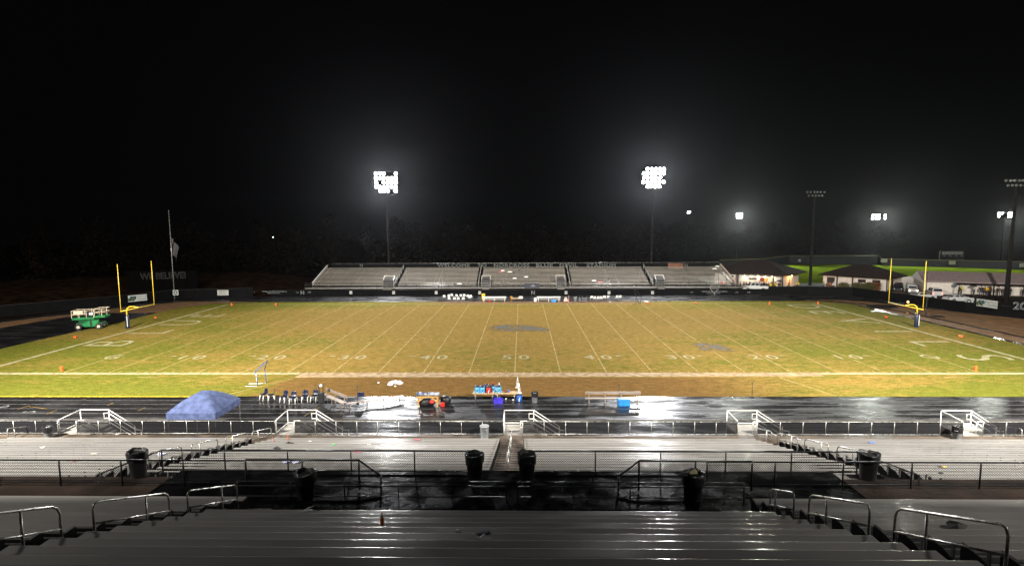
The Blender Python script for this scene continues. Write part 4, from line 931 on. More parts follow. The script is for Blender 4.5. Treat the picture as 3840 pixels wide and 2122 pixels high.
small('red_cart','red and white supply cart right of the right far bench','cart',2125,1133,MB().box((-.55,-.3,.15),(.3,.3,.55)).box((-.4,-.2,.56),(.0,.2,.9)).box((.35,-.1,.0),(.42,.1,1.3)),mat('red_white_cart',(.5,.06,.04),.5,0,.2,1.5,col2=(.6,.55,.5)))
small('grey_bin','grey bin with a dark bottle on top on the far sideline','trash bin',2157,1132,MB().lathe([(.26,0),(.33,.85),(.35,.9),(.3,.95),(.001,.9)],14),GREYP)
small('dark_bag','dark bag with white print right of the grey far bin','bag',2174,1132,MB().lathe([(.001,0),(.3,.05),(.35,.3),(.15,.6),(.001,.95)],12),mat('grey_bag',(.15,.16,.18),.5,0,.8,3))
small('shelf_rack','small open shelf rack on the far sideline','rack',2192,1131,MB().box((-.4,-.25,.1),(.4,.25,.14)).box((-.4,-.25,.4),(.4,.25,.44)).box((-.4,-.25,.7),(.4,.25,.74)).box((-.44,-.25,0),(-.405,.25,1.0)).box((.405,-.25,0),(.44,.25,1.0)),GREYP)
small('paper_scrap','white scrap on the grass edge left of the tripod frame','litter',2287,1133,MB().lathe([(.001,0),(.25,.02),(.1,.08),(.001,.09)],8),WHT)
small('paper_scrap','white towel on the grass edge right of the tripod frame','litter',2423,1132,MB().lathe([(.001,0),(.5,.03),(.3,.12),(.001,.13)],8),WHT)
# leaning frame on the far sideline
p=Z(2398,1140)
root=T('camera_mast','leaning dark mast frame with a lamp-like head on the far sideline','stand',(p.x,p.y,0))
for a,b in (((0,0,0),(-.9,0,1.9)),((.1,0,0),(.35,0,1.4)),((-.9,0,1.9),(-1.05,0,3.2)),((.35,0,1.4),(-.7,0,2.6)),((-.6,.2,0),(-.7,0,2.0)),((0,0,0),(-1.4,-.4,.02)),((0,0,0),(.5,.5,.02))): MB().tube([a,b],.04,6).build('strut',BLK,root)
MB().lathe([(.001,0),(.16,.05),(.16,.2),(.001,.26)],10,(-1.1,0,3.2)).build('mast_head',GREYP,root)
q=Yp(2680,1080,60.4)
root=T('basket_frame','light grey wire frame standing in front of the right fence lettering','frame',(q.x,q.y,0)); z=q.z
for a,b in (((-.9,0,z+.5),(.9,0,z+.5)),((-.9,0,z-.1),(.9,0,z-.1)),((-.9,0,z-.1),(-.9,0,z+.5)),((.9,0,z-.1),(.9,0,z+.5)),((-.9,0,z-.1),(.2,0,0)),((.9,0,z-.1),(0,0,z-.9)),((0,0,z-.9),(.1,0,0)),((-.6,.5,0),(.6,.5,0))): MB().tube([a,b],.04,5).build('strut',STEEL,root)
# ------------------------------------------------------------------ floodlight towers
LENS=mat('lit_floodlight_lens',(1,1,1),.3,emis=(1,.98,.97),es=60.); LENSW=mat('lit_small_lens',(1,1,1),.3,emis=(.95,.97,1),es=20.)
DIML=mat('unlit_floodlight_glass',(.65,.66,.60),.12,.7,.2,6); DARKP=mat('dark_pole',(.02,.018,.017),.9,0,.3,2,spec=.05)
def tower(lb,x,y,zc,rows,nx,dx,dz,lens,pr=.28,face=-PI/2,yaw=0,miss=(),group='floodlight towers',lr=.24,crossarm=None):
    root=T('floodlight_tower',lb,'light tower',(x,y,0),yaw,group); rnd=random.Random(int(x*7+y))
    top=zc+rows*dz/2
    MB().tube([(0,0,0),(0,0,top*.5),(0,0,top)],[pr,pr*.75,pr*.45],10).build('pole',DARKP,root)
    for r in range(rows):
        z=zc+(rows/2-.5-r)*dz; n=nx if isinstance(nx,int) else nx[r]
        MB().bar((-dx*(n-1)/2-.2,-.16,z+.34*dz),(dx*(n-1)/2+.2,-.16,z+.34*dz),.10).build('crossarm',DARKP,root)
        for k in range(n):
            if (r,k) in miss: continue
            xx=-dx*(n-1)/2+dx*k
            h=MB().lathe([(lr*.35,0),(lr*.8,.12),(lr,.34),(lr*1.02,.36)],10).build('floodlight',mat('lamp_housing',(.3,.3,.3),.4,.6),root)
            h.location=(xx+rnd.uniform(-.05,.05),-.3,z); h.rotation_euler=(math.radians(108)+rnd.uniform(-.1,.1),0,rnd.uniform(-.25,.25))
            MB().lathe([(lr*1.0,.368),(lr*.5,.42),(.001,.43)],10).build('lens',lens,h)
    if crossarm: MB().bar((-1.2,-.1,crossarm),(1.2,-.1,crossarm),.08).build('speaker_arm',DARKP,root)
    return root
GT='lit stadium floodlight towers behind the far stand'
tower('lit floodlight tower behind the left half of the far stand',-31.2,78,24.9,5,6,.92,1.0,LENS,.30,miss=((0,3),(0,4),(2,1),(4,0),(4,4)),group=GT,lr=.36,crossarm=10.6)
tower('lit floodlight tower behind the right half of the far stand',31.5,78,25.6,5,6,.92,1.0,LENS,.30,miss=((4,0),(4,5),(2,5),(0,0)),group=GT,lr=.36,crossarm=10.6)
q=Yp(3055,727,80); tower('tall unlit pole with two rows of lamps between the two block houses',q.x,80,q.z,2,(6,5),.78,.85,DIML,.36,group='unlit floodlight towers',lr=.22)
q=Yp(3812,686,50); tower('thick unlit pole with two rows of lamps at the right edge',q.x,50,q.z,2,(7,6),.78,.85,DIML,.42,group='unlit floodlight towers',lr=.22)
GBB='lit baseball-field lamp poles far behind'
for px,py,nx,lb,yaw,ms in ((2578,795,3,'small lit lamp pole just right of the right stadium tower, seen edge-on',.9,()),(2768,808,3,'lit lamp pole above the roof of the left block house',.5,()),(3292,812,5,'lit lamp pole above the right goalpost, with a gap before its last pair',0,((0,3),(1,3))),(3766,805,5,'lit lamp pole at the far right beside the thick unlit pole',-.1,((1,1),(0,2),(1,2)))):
    q=Yp(px,py,165); rows=1 if px==2578 else 2
    tower(lb,q.x,165,q.z,rows,nx,1.15,1.15,LENSW,.16,yaw=yaw,miss=ms,group=GBB,lr=.45)
o=MB().lathe([(.001,-.14),(.14,0),(.001,.14)],8).build('distant_lamp',mat('greenish_lamp',(1,1,1),.3,emis=(.8,1,.85),es=25)); q=Yp(1024,889,150)
root=T('distant_lamp_post','single tiny lit lamp post far off between the flagpole and the left tower','street lamp',(q.x,150,0)); o.parent=root; o.location=(0,0,q.z); MB().tube([(0,.1,0),(0,.1,q.z+.2)],.06,6).build('pole',DARKP,root)
# flagpole and half-mast flag
q=Z(655,1122); top=Yp(648,790,q.y).z
root=T('flagpole','tall thin grey flagpole left of the field','flagpole',(q.x,q.y,0)); MB().tube([(0,0,0),(0,0,top)],[.09,.05],8).build('pole',STEEL,root); MB().lathe([(.001,-.1),(.1,0),(.001,.1)],8,(0,0,top)).build('finial',STEEL,root)
zf=Yp(655,925,q.y).z
V=[];Fc=[];nu,nv=10,6
for i in range(nu+1):
    for j in range(nv+1):
        u=i/nu;v=j/nv; V.append((.1+u*1.3*(1-.35*v)+.12*math.sin(u*9+v*3), .25*math.sin(u*8+v*2), -v*3.2-u*1.4+.4*math.sin(u*4)))
for i in range(nu):
    for j in range(nv): Fc.append((i*(nv+1)+j,i*(nv+1)+j+1,(i+1)*(nv+1)+j+1,(i+1)*(nv+1)+j))
def stripes():
    m,nt,out=nodes('striped_flag'); L=nt.links.new; p=N(nt,'ShaderNodeBsdfPrincipled'); L(p.outputs[0],out.inputs[0])
    tc=N(nt,'ShaderNodeTexCoord'); w=N(nt,'ShaderNodeTexWave'); w.bands_direction='DIAGONAL'; w.inputs['Scale'].default_value=1.3; L(tc.outputs['Object'],w.inputs[0])
    cr=N(nt,'ShaderNodeValToRGB'); cr.color_ramp.interpolation='CONSTANT'; cr.color_ramp.elements[0].color=(.012,.006,.008,1); cr.color_ramp.elements[1].color=(.07,.07,.075,1); cr.color_ramp.elements[1].position=.5
    L(w.outputs['Color'],cr.inputs[0]); L(cr.outputs[0],p.inputs['Base Color']); return m
o=MB().add(V,Fc,True).build('flag',stripes()); tag(o,'limp striped flag hanging at half mast on the flagpole','flag'); o.location=(q.x,q.y,zf+1.6)
# we believe banner on the hillside fence
y=q.y+8; A=Yp(540,1045,y); 
root=T('slogan_fence','dark hillside fence spelling WE BELIEVE! in faint white cups','fence',(Yp(625,1045,y).x,y,0)); x0=Yp(480,1045,y).x-root.location.x; x1=Yp(740,1045,y).x-root.location.x
zt=Yp(625,1020,y).z; zb_=max(.1,Yp(625,1060,y).z)
MB().box((x0,0,0),(x1,.05,zt+.3)).build('fence_panel',mat('dark_hedge_panel',(.0035,.003,.003),1,spec=0),root)
text('slogan_lettering','WE BELIEVE!',2.0,mat('faint_cups',(.08,.08,.08),.8),root,((x0+x1)/2+.2,-.04,zb_+(zt-zb_)*.62),(PI/2,-.03,0),outline=.035,sx=.92)
# ------------------------------------------------------------------ block houses
WALL=mat('cream_block_wall',(.74,.67,.60),.7,0,.12,1.5,.1); ROOF=mat('dark_brown_shingle',(.035,.024,.022),.9,0,.35,2,.3,spec=.1); GUT=mat('dark_trim',(.04,.025,.02),.6)
def hip_roof(x0,x1,y0,y1,z,h,ridge,ov=.8):
    a,b,c,d=(x0-ov,y0-ov,z),(x1+ov,y0-ov,z),(x1+ov,y1+ov,z),(x0-ov,y1+ov,z); ym=(y0+y1)/2; e,f=(ridge[0],ym,z+h),(ridge[1],ym,z+h)
    return MB().add([a,b,c,d,e,f]+[(p[0],p[1],z-.18) for p in (a,b,c,d)],[(0,1,5,4),(1,2,5),(2,3,4,5),(3,0,4),(0,6,7,1),(1,7,8,2),(2,8,9,3),(3,9,6,0),(6,9,8,7)])
def corner_house(name,lb,pxR,yR,th,pxL,d,pyR,pyE,ov,rise):
    # R = near right-hand corner; the front runs from R back to the left
    R=Yp(pxR,1080,yR); R.z=0; e=Vector((-math.cos(th),math.sin(th),0)); nrm=Vector((-math.sin(th),-math.cos(th),0))
    root=T(name,lb,'building',(R.x,R.y,0),-th)
    def L(px,py,off=0.):           # photo point on the front wall -> local x, z
        dd=ray(px,py); P0=R+nrm*off; t=(P0-CAM).dot(nrm)/dd.dot(nrm); P=CAM+dd*t; return -(P-R).dot(e),P.z
    w=-L(pxL,1060)[0]; ze=L(pxR,pyE)[1]
    MB().box((-w,0,0),(0,d,ze)).build('wall',WALL,root)
    a,b,c,f=(-w-ov,-ov,ze+.02),(ov,-ov,ze+.02),(ov,d+ov,ze+.02),(-w-ov,d+ov,ze+.02); g,h=(-w+d*.5,d/2,ze+rise),(-d*.5,d/2,ze+rise)
    MB().add([a,b,c,f,g,h]+[(p[0],p[1],ze-.16) for p in (a,b,c,f)],[(0,1,5,4),(1,2,5),(2,3,4,5),(3,0,4),(0,6,7,1),(1,7,8,2),(2,8,9,3),(3,9,6,0),(6,9,8,7)]).build('roof',ROOF,root)
    return root,L,w,ze,R,e,nrm
# house 2
root,L,w,ze,R,e,nrm=corner_house('block_house','white block house with a dark hip roof, shrubs in front and two slit windows',3322,67.5,math.radians(50),3086,10,1092,1043,.9,2.5)
for xa,xb,za,zb_ in ((3217,3247,1048,1058),(3271,3302,1051,1060)):
    A=L(xa,zb_);B=L(xb,za); f=MB().box((A[0],-.04,A[1]),(B[0],-.003,B[1])).build('window',GUT,root); MB().box((A[0]+.08,-.05,A[1]+.06),(B[0]-.08,-.042,B[1]-.06)).build('pane',mat('dim_pane',(.05,.03,.03),.2),f)
for px in (3139,3197): x=L(px,1060)[0]; MB().box((x-.14,-.1,0),(x+.14,-.003,ze)).build('downpipe',GUT,root)
A=L(3101,1055);B=L(3131,1040); MB().box((A[0],-.03,.02),(B[0],-.004,B[1])).build('door',BLK,root)
MB().box((.003,3.2,.02),(.03,4.4,2.2)).build('door',GUT,root); MB().box((.003,0.02,0),(.05,.4,ze)).build('corner_trim',GUT,root)
# house 1 (concession)
root,L,w,ze,R,e,nrm=corner_house('concession_stand','larger block house with five lit downlights over a crowded counter',2938,72.5,math.radians(42),2680,11,1075,1030,1.5,2.7)
for px in (2768,2900,2936): x=L(px,1040,1.1)[0]; MB().box((x-.12,-1.25,0),(x+.12,-1.0,ze-.2)).build('post',GUT,root)
A=L(2808,1048);B=L(2838,1041); MB().box((A[0],-.05,A[1]),(B[0],-.003,B[1])).build('menu_board',mat('grey_board',(.10,.10,.10),.5),root)
A=L(2850,1055);B=L(2880,1043); m_=(A[0]+B[0])/2; MB().box((A[0],-.05,A[1]),(m_,-.003,B[1])).build('red_board',mat('dark_red_board',(.22,.03,.02),.5),root); MB().box((m_+.02,-.05,A[1]),(B[0],-.003,B[1])).build('amber_board',mat('amber_board',(.6,.36,.08),.5),root)
A=L(2742,1032); MB().box((A[0],-.03,A[1]-.4),(A[0]+.6,-.004,A[1])).build('wall_notice',BLK,root)
A=L(2808,1062); MB().box((A[0],-.5,.9),(A[0]+8,-.004,1.0)).build('counter',WOOD,root)
WARM=mat('warm_lamp',(1,1,1),.3,emis=(1,.85,.55),es=30)
for px in (2791,2817,2842,2868,2897):
    x,z=L(px,1030,.35); z=min(z,ze-.15); f=MB().lathe([(.12,0),(.08,.15),(.001,.16)],10).build('downlight',BLK,root); f.location=(x,-.35,z); MB().lathe([(.10,-.01),(.001,-.012)],10).build('bulb',WARM,f)
    P=R-e*x+nrm*.35; P.z=z-.03
    light('downlight_lamp','SPOT',P,P-nrm*.3+Vector((0,0,-3)),230,110,.6,.08,(1,.80,.48))
P=R+Vector((math.sin(math.radians(42)),math.cos(math.radians(42)),0))*4.0-e*.45; zz=ze-.35
f=MB().lathe([(.001,-.22),(.22,0),(.001,.22)],10).build('sodium_lamp',mat('sodium_glow',(1,1,1),.3,emis=(1,.45,.12),es=60),root); f.location=(.45,4.0,zz)
MB().box((.003,3.6,.02),(.03,4.6,2.1)).build('door',mat('lit_doorway',(.25,.12,.05),.6),root)
light('sodium_light','POINT',(P.x+.25,P.y-.2,zz-.45),None,420,rad=.2,col=(1,.42,.12))
# house 3 (long shed), turned so that its right end is nearer
T3=math.radians(22); K3=Yp(3464,1080,62.5); K3.z=0; E3=Vector((math.cos(T3),-math.sin(T3),0)); N3=Vector((-math.sin(T3),-math.cos(T3),0))
def L3(px,py,off=0.):
    dd=ray(px,py); P0=K3+N3*off; t=(P0-CAM).dot(N3)/dd.dot(N3); P=CAM+dd*t; return (P-K3).dot(E3),P.z
def W3(px,off): x,_=L3(px,1080,off); return K3+E3*x+N3*off
ze=L3(3466,1053)[1]; w=30
root=T('field_house','long low field house at right with a pinkish metal roof and an open porch','building',(K3.x,K3.y,0),-T3)
xp=L3(3585,1080)[0]
MB().box((xp+.003,2.5,0),(w,8,ze)).build('wall',WALL,root); MB().box((0,0,0),(xp,8,ze)).build('wall',WALL,root)
zr=ze+1.75
MB().add([(-.4,-.5,ze+.02),(w+.4,-.5,ze+.02),(w+.4,4.2,zr),(-.4,4.2,zr),(w+.4,8.5,ze+.02),(-.4,8.5,ze+.02),(-.4,-.5,ze-.16),(w+.4,-.5,ze-.16)],[(0,1,2,3),(3,2,4,5),(6,7,1,0),(0,3,5),(1,4,2)]).build('roof',mat('pinkish_metal_roof',(.34,.26,.26),.6,.0,.25,3,.2),root)
for px in (3728,3870): x=L3(px,1080)[0]; MB().box((x-.1,.0,0),(x+.1,.2,ze-.05)).build('post',GUT,root)
root=T('sign_post','round sign on a thin post against the field house wall','sign',W3(3578,.8)); q=Vector((0,0,L3(3578,1069,.8)[1])); MB().tube([(0,0,0),(0,0,q.z)],.05,6).build('post',BLK,root); o=MB().lathe([(.42,0),(.42,.03),(.001,.035)],16,(0,0,0)).build('sign_disc',mat('blue_grey_disc',(.12,.16,.2),.5),root); o.location=(0,-.06,q.z); o.rotation_euler=(PI/2,0,0)
q=Yp(3478,1022,60.5); root=T('thin_lamp_post','thin black post with a small dark head at the left end of the field house','post',(q.x,60.5,0)); MB().tube([(0,0,0),(0,0,q.z)],.06,6).build('post',BLK,root); MB().lathe([(.001,-.15),(.2,0),(.001,.15)],8,(0,0,q.z)).build('head',BLK,root)
# shrubs
def leafy(name,c,R,n,m,sz=.12,seed=1,parent=None,flatz=.05):
    rnd=random.Random(seed); mb=MB()
    for _ in range(n):
        while True:
            v=Vector((rnd.uniform(-1,1),rnd.uniform(-1,1),rnd.uniform(-1,1)))
            if .25<v.length<1: break
        v=v*(1-.25*rnd.random()); p=Vector((v.x*R[0],v.y*R[1],v.z*R[2]))+Vector(c)
        if p.z<flatz: continue
        a=Vector((rnd.gauss(0,1),rnd.gauss(0,1),rnd.gauss(0,1))).normalized(); b=a.cross(Vector((rnd.gauss(0,1),rnd.gauss(0,1),rnd.gauss(0,1)))).normalized(); s=sz*rnd.uniform(.6,1.3)
        mb.add([p-a*s,p+b*s*.6,p+a*s,p-b*s*.6],[(0,1,2,3)])
    return mb.build(name,m,parent)
LEAF=mat('shrub_leaf',(.09,.085,.02),.6,0,.4,2); LEAF2=mat('dark_leaf',(.03,.03,.012),.7,0,.5,.4)
for px,rx,lb in ((3163,1.5,'left rounded shrub in front of the middle block house'),(3217,1.9,'middle rounded shrub under the first slit window'),(3257,1.5,'right rounded shrub beside the orange-brown hedge')):
    q=Yp(px,1080,66.5); root=T('shrub',lb,'shrub',(q.x,66.5,0),0,'clipped shrubs'); leafy('foliage',(0,0,1.1),(rx,.9,1.1),1500,LEAF,.13,px,root); MB().tube([(0,0,0),(0,0,.9)],[.08,.04],6).build('stem',GUT,root)
q=Yp(3275,1075,66.7); q2=Yp(3294,1075,66.7); root=T('hedge','squared orange-brown hedge right of the rounded shrubs','hedge',(q.x,66.7,0)); rnd=random.Random(4); mb=MB()
for _ in range(1800):
    p=Vector((rnd.uniform(-.9,1.5),rnd.uniform(-.5,.5),rnd.uniform(.02,1.9))); a=Vector((rnd.gauss(0,1),rnd.gauss(0,1),rnd.gauss(0,1))).normalized()*.11; b=a.cross(Vector((rnd.gauss(0,1),rnd.gauss(0,1),1))).normalized()*.08; mb.add([p-a,p+b,p+a,p-b],[(0,1,2,3)])
mb.build('foliage',mat('rusty_leaf',(.20,.08,.025),.6,0,.4,2),root)
# ------------------------------------------------------------------ baseball field
BG_=mat('baseball_grass',(.15,.22,.015),1,0,.3,.25,0,spec=0)
A=[Z(*p).to_2d()[:] for p in ((2900,1062),(3480,1062),(3840,1045),(4300,1050),(4300,1003),(3840,1010),(3300,994),(2960,990),(2760,1000))]
S('baseball_grass',MB().flat(A,.008),BG_)
A=[Z(*p).to_2d()[:] for p in ((3350,1100),(3480,1100),(3480,1036),(3430,1034),(3372,1042),(3340,1060))]
S('baseball_infield_dirt',MB().flat(A,.013),mat('red_clay',(.26,.09,.03),.8,0,.3,.4,.4))
fp=[Z(*p) for p in ((2700,1004),(2860,998),(2960,990),(3290,992),(3310,995),(3600,1002),(3840,1009),(4200,1016))]
zt=Yp(3100,958,fp[2].y).z
root=T('outfield_fence','dark outfield fence with a thin yellow top line behind the baseball grass','fence',fp[0]); o0=fp[0]
mb=MB(); tops=[]
for q,py in zip(fp,(975,970,959,958,971,976,981,986)): tops.append(Vector((q.x,q.y,max(1.5,Yp(1920,1061,q.y).z*0+Yp(q.x and 1920,0,q.y).z*0+ (CAM+ray(1920+ (q-CAM).dot(RT)/(q-CAM).dot(FW)*F,py)*((q.y-CAM.y)/ray(1920+(q-CAM).dot(RT)/(q-CAM).dot(FW)*F,py).y)).z))))
for i in range(len(fp)-1): mb.quad(fp[i]-o0,fp[i+1]-o0,tops[i+1]-o0,tops[i]-o0)
mb.build('fence_panel',mat('navy_outfield_panel',(.012,.014,.022),.6,0,.3,.5),root); MB().tube([t-o0 for t in tops],.07,5).build('yellow_top_line',mat('yellow_topline',(.35,.30,.10),.6),root)
for px,py,lb in ((2998,977,'round white sign on the outfield fence'),(3315,977,'pale rectangular sign on the outfield fence beside the right goalpost'),(3571,985,'pale rectangular sign on the outfield fence below the scoreboard'),(3836,995,'pale sign on the outfield fence at the right edge')):
    yy=min(fp,key=lambda f:abs((f-CAM).dot(RT)/(f-CAM).dot(FW)*F+1920-px)).y-3.5; q=Yp(px,py,yy); k=(q-CAM).dot(FW)/F
    if px==2998: o=MB().lathe([(5.5*k,0),(5.5*k,.1),(.001,.1)],18).build('outfield_sign',SGN); o.rotation_euler=(PI/2,0,0)
    else: o=MB().box((-12*k,-.05,-7*k),(12*k,.05,7*k)).build('outfield_sign',SGN)
    o.location=q; tag(o,lb,'sign','signs on the outfield fence')
q=Yp(3572,948,140); k=(q-CAM).dot(FW)/F
root=T('baseball_scoreboard','dark baseball scoreboard with a pale name strip on top','scoreboard',(q.x,140,0)); MB().box((-46*k,0,q.z-24*k),(46*k,.3,q.z+8*k)).build('panel',mat('board_navy',(.012,.014,.02),.5),root); MB().box((-38*k,-.05,q.z-6*k),(38*k,-.003,q.z+4*k)).build('name_strip',SGN,root)
text('strip_lettering','NORCROSS BLUE DEVILS',8*k,INK,root,(0,-.07,q.z-1*k),(PI/2,0,0),sx=.75)
for x in(-30,-8,14,34): MB().box((x*k-4*k,-.04,q.z-12*k),(x*k+4*k,-.003,q.z-10*k)).build('score_label',SGN,root)
for x in(-40,40): MB().tube([(x*k,.15,0),(x*k,.15,q.z-24*k)],.2,6).build('post',BLK,root)
# ------------------------------------------------------------------ vehicles
def wheels(root,xs_,y,r=.36):
    for x in xs_:
        for s in(-1,1):
            w=MB().tube([(x,s*y-.11,r),(x,s*y+.11,r)],r,16).build('wheel',BLK,root); MB().tube([(x,s*y-.12,r),(x,s*y+.12,r)],r*.55,10).build('rim',STEEL,w)
GLS=mat('dark_car_glass',(.02,.02,.025),.08)
def car(name,lb,loc,rz,paint,kind,head=0,tail=0):
    root=T(name,lb,{'suv':'SUV','sedan':'car','pickup':'pickup truck'}[kind],loc,rz,'vehicles parked behind the right end'); w=.9   # +x is forward
    if kind=='suv': lo=[(-2.3,.35),(2.3,.35),(2.35,.75),(2.25,1.0),(1.15,1.1),(-2.3,1.1)]; cab=[(-2.25,1.1),(1.15,1.1),(.5,1.72),(-1.95,1.78)]
    elif kind=='sedan': lo=[(-2.3,.3),(2.3,.3),(2.35,.62),(2.2,.85),(1.05,.95),(-1.5,1.0),(-2.3,.95)]; cab=[(-1.65,1.0),(1.05,.95),(.25,1.42),(-.95,1.44)]
    else: lo=[(-2.7,.45),(2.6,.45),(2.65,.9),(2.5,1.1),(1.35,1.15),(-2.7,1.15)]; cab=[(-.9,1.15),(1.35,1.15),(.75,1.82),(-.75,1.84)]
    MB().prof_y(lo,-w,w).build('body',paint,root,.06)
    V=[(x,-w*.98,z) if z<1.2 else (x,-w*.8,z) for x,z in cab]+[(x,w*.98,z) if z<1.2 else (x,w*.8,z) for x,z in cab]
    MB().add(V,[(0,1,2,3),(7,6,5,4),(1,5,6,2),(2,6,7,3),(0,3,7,4)]).build('cabin',paint,root,.03)
    (a,za),(b,zb_),(c,zc),(d,zd_)=cab
    for s in(-1,1):
        def P3(x,t,e=.012): z=za+(zc-za)*t; return (x,s*(w*(.98-.18*t)+e),z)
        for u0,u1 in ((.06,.46),(.52,.93)):
            q=[P3(a+(b-a)*u0+ (d-a)*.15*(1-u0),.15),P3(a+(b-a)*u1-(b-c)*.15*u1,.15),P3(d+(c-d)*u1,.88),P3(d+(c-d)*u0,.88)]
            MB().quad(*(q if s<0 else q[::-1])).build('side_window',GLS,root)
    e=.015; MB().quad((b+e-.05*1,-w*.85,zb_+.08),(b+e-.05,w*.85,zb_+.08),(c+e*2,w*.72,zc-.05),(c+e*2,-w*.72,zc-.05)).build('windscreen',GLS,root)
    MB().quad((a-e,w*.82,za+.12),(a-e,-w*.82,za+.12),(d-e*2,-w*.7,zd_-.08),(d-e*2,w*.7,zd_-.08)).build('rear_window',GLS,root)
    fx=lo[2][0]; bx=lo[0][0]
    HL=mat('headlight_on',(1,1,1),.2,emis=(1,.72,.42),es=head) if head else mat('headlight_off',(.5,.5,.5),.2); TL=mat('taillight_on',(.6,.02,.02),.3,emis=(1,.12,.06),es=tail) if tail else mat('taillight_off',(.25,.01,.01),.3)
    for s in(-1,1):
        MB().tube([(fx-.1,s*.62,.80),(fx+.02,s*.62,.78)],.12,10).build('headlight',HL,root); MB().box((bx-.02,s*.72-.1,.72),(bx+.03,s*.72+.1,.95)).build('taillight',TL,root)
    MB().box((fx-.02,-.45,.48),(fx+.015,.45,.68)).build('grille',BLK,root); wheels(root,(-1.4,1.4) if kind!='pickup' else (-1.6,1.6),.86)
    if kind=='pickup': MB().box((-2.6,-.78,1.152),(-.95,.78,1.16)).build('bed_liner',BLK,root)
    return root
PW=mat('white_car_paint',(.6,.6,.6),.25,.0,.1,1,coat=.5); PD=mat('dark_car_paint',(.02,.022,.024),.2,0,.2,1,coat=.5)
q=Z(2835,1092); car('pickup_truck','white pickup truck parked by the crowd at the concession stand',(q.x,q.y+1,0.008),PI*.97,PW,'pickup')
q=Z(3368,1093); car('suv','dark SUV beside the middle block house',(q.x,q.y,.008),-PI/2-.62,PD,'suv')
q=Z(3419,1099); car('suv','white SUV facing the camera with glowing headlights',(q.x,q.y,.008),-PI/2-.50,PW,'suv',head=14)
q=Z(3502,1110); car('sedan','white car seen from behind with red tail lights, by the field house wall',(q.x,q.y,.008),PI/2-.38,PW,'suv',tail=6)
q=Z(3445,1128); car('sedan','white sedan half hidden behind the right fence, only its roofline showing',(q.x+2,q.y+2,.008),.1,PW,'sedan')
q=Z(3605,1150); car('sedan','white sedan almost hidden behind the fence beside the square seal sign',(q.x+4,q.y+6,.008),.0,PW,'sedan')
o=MB().lathe([(.001,-.2),(.2,0),(.001,.2)],8).build('amber_lamp',mat('amber_beacon',(1,1,1),.3,emis=(1,.42,.06),es=8)); q=Z(3405,1132,1.0); root=T('warning_lamp','amber warning lamp on a low post on the wet track by the right fence','lamp',(q.x,q.y,0)); o.parent=root; o.location=(0,0,1.0); MB().tube([(0,0,0),(0,0,.85)],.05,6).build('post',BLK,root)
root=T('dark_tripod','black tripod speaker stand on the dirt right of the right goalpost','tripod',Z(3472,1182))
MB().tube([(0,0,0),(0,0,2.6)],.05,6).build('pole',BLK,root)
for a in (0,2.1,4.2): MB().tube([(0,0,1.2),(1.1*math.cos(a),1.1*math.sin(a),0)],.03,5).build('leg',BLK,root)
MB().box((-.14,-.12,2.45),(.14,.12,2.8)).build('head',BLK,root)
small('dark_mat','dark folded mat on the dirt right of the tripod','mat',3515,1188,MB().box((-.9,-.4,0),(.9,.4,.12)).box((-.5,-.3,.124),(.6,.2,.2)),BLK)
small('plastic_sheet','white plastic sheet lying beside the dirt runway right of the field','sheet',3293,1170,MB().add([(-1.8,.6,.02),(-.5,-.3,.1),(1.9,-1.8,.02),(2.2,-1.2,.06),(.4,.5,.16),(-1.2,1.2,.05)],[(0,1,4,5),(1,2,3,4)]),WHT).scale=(.55,.6,1)
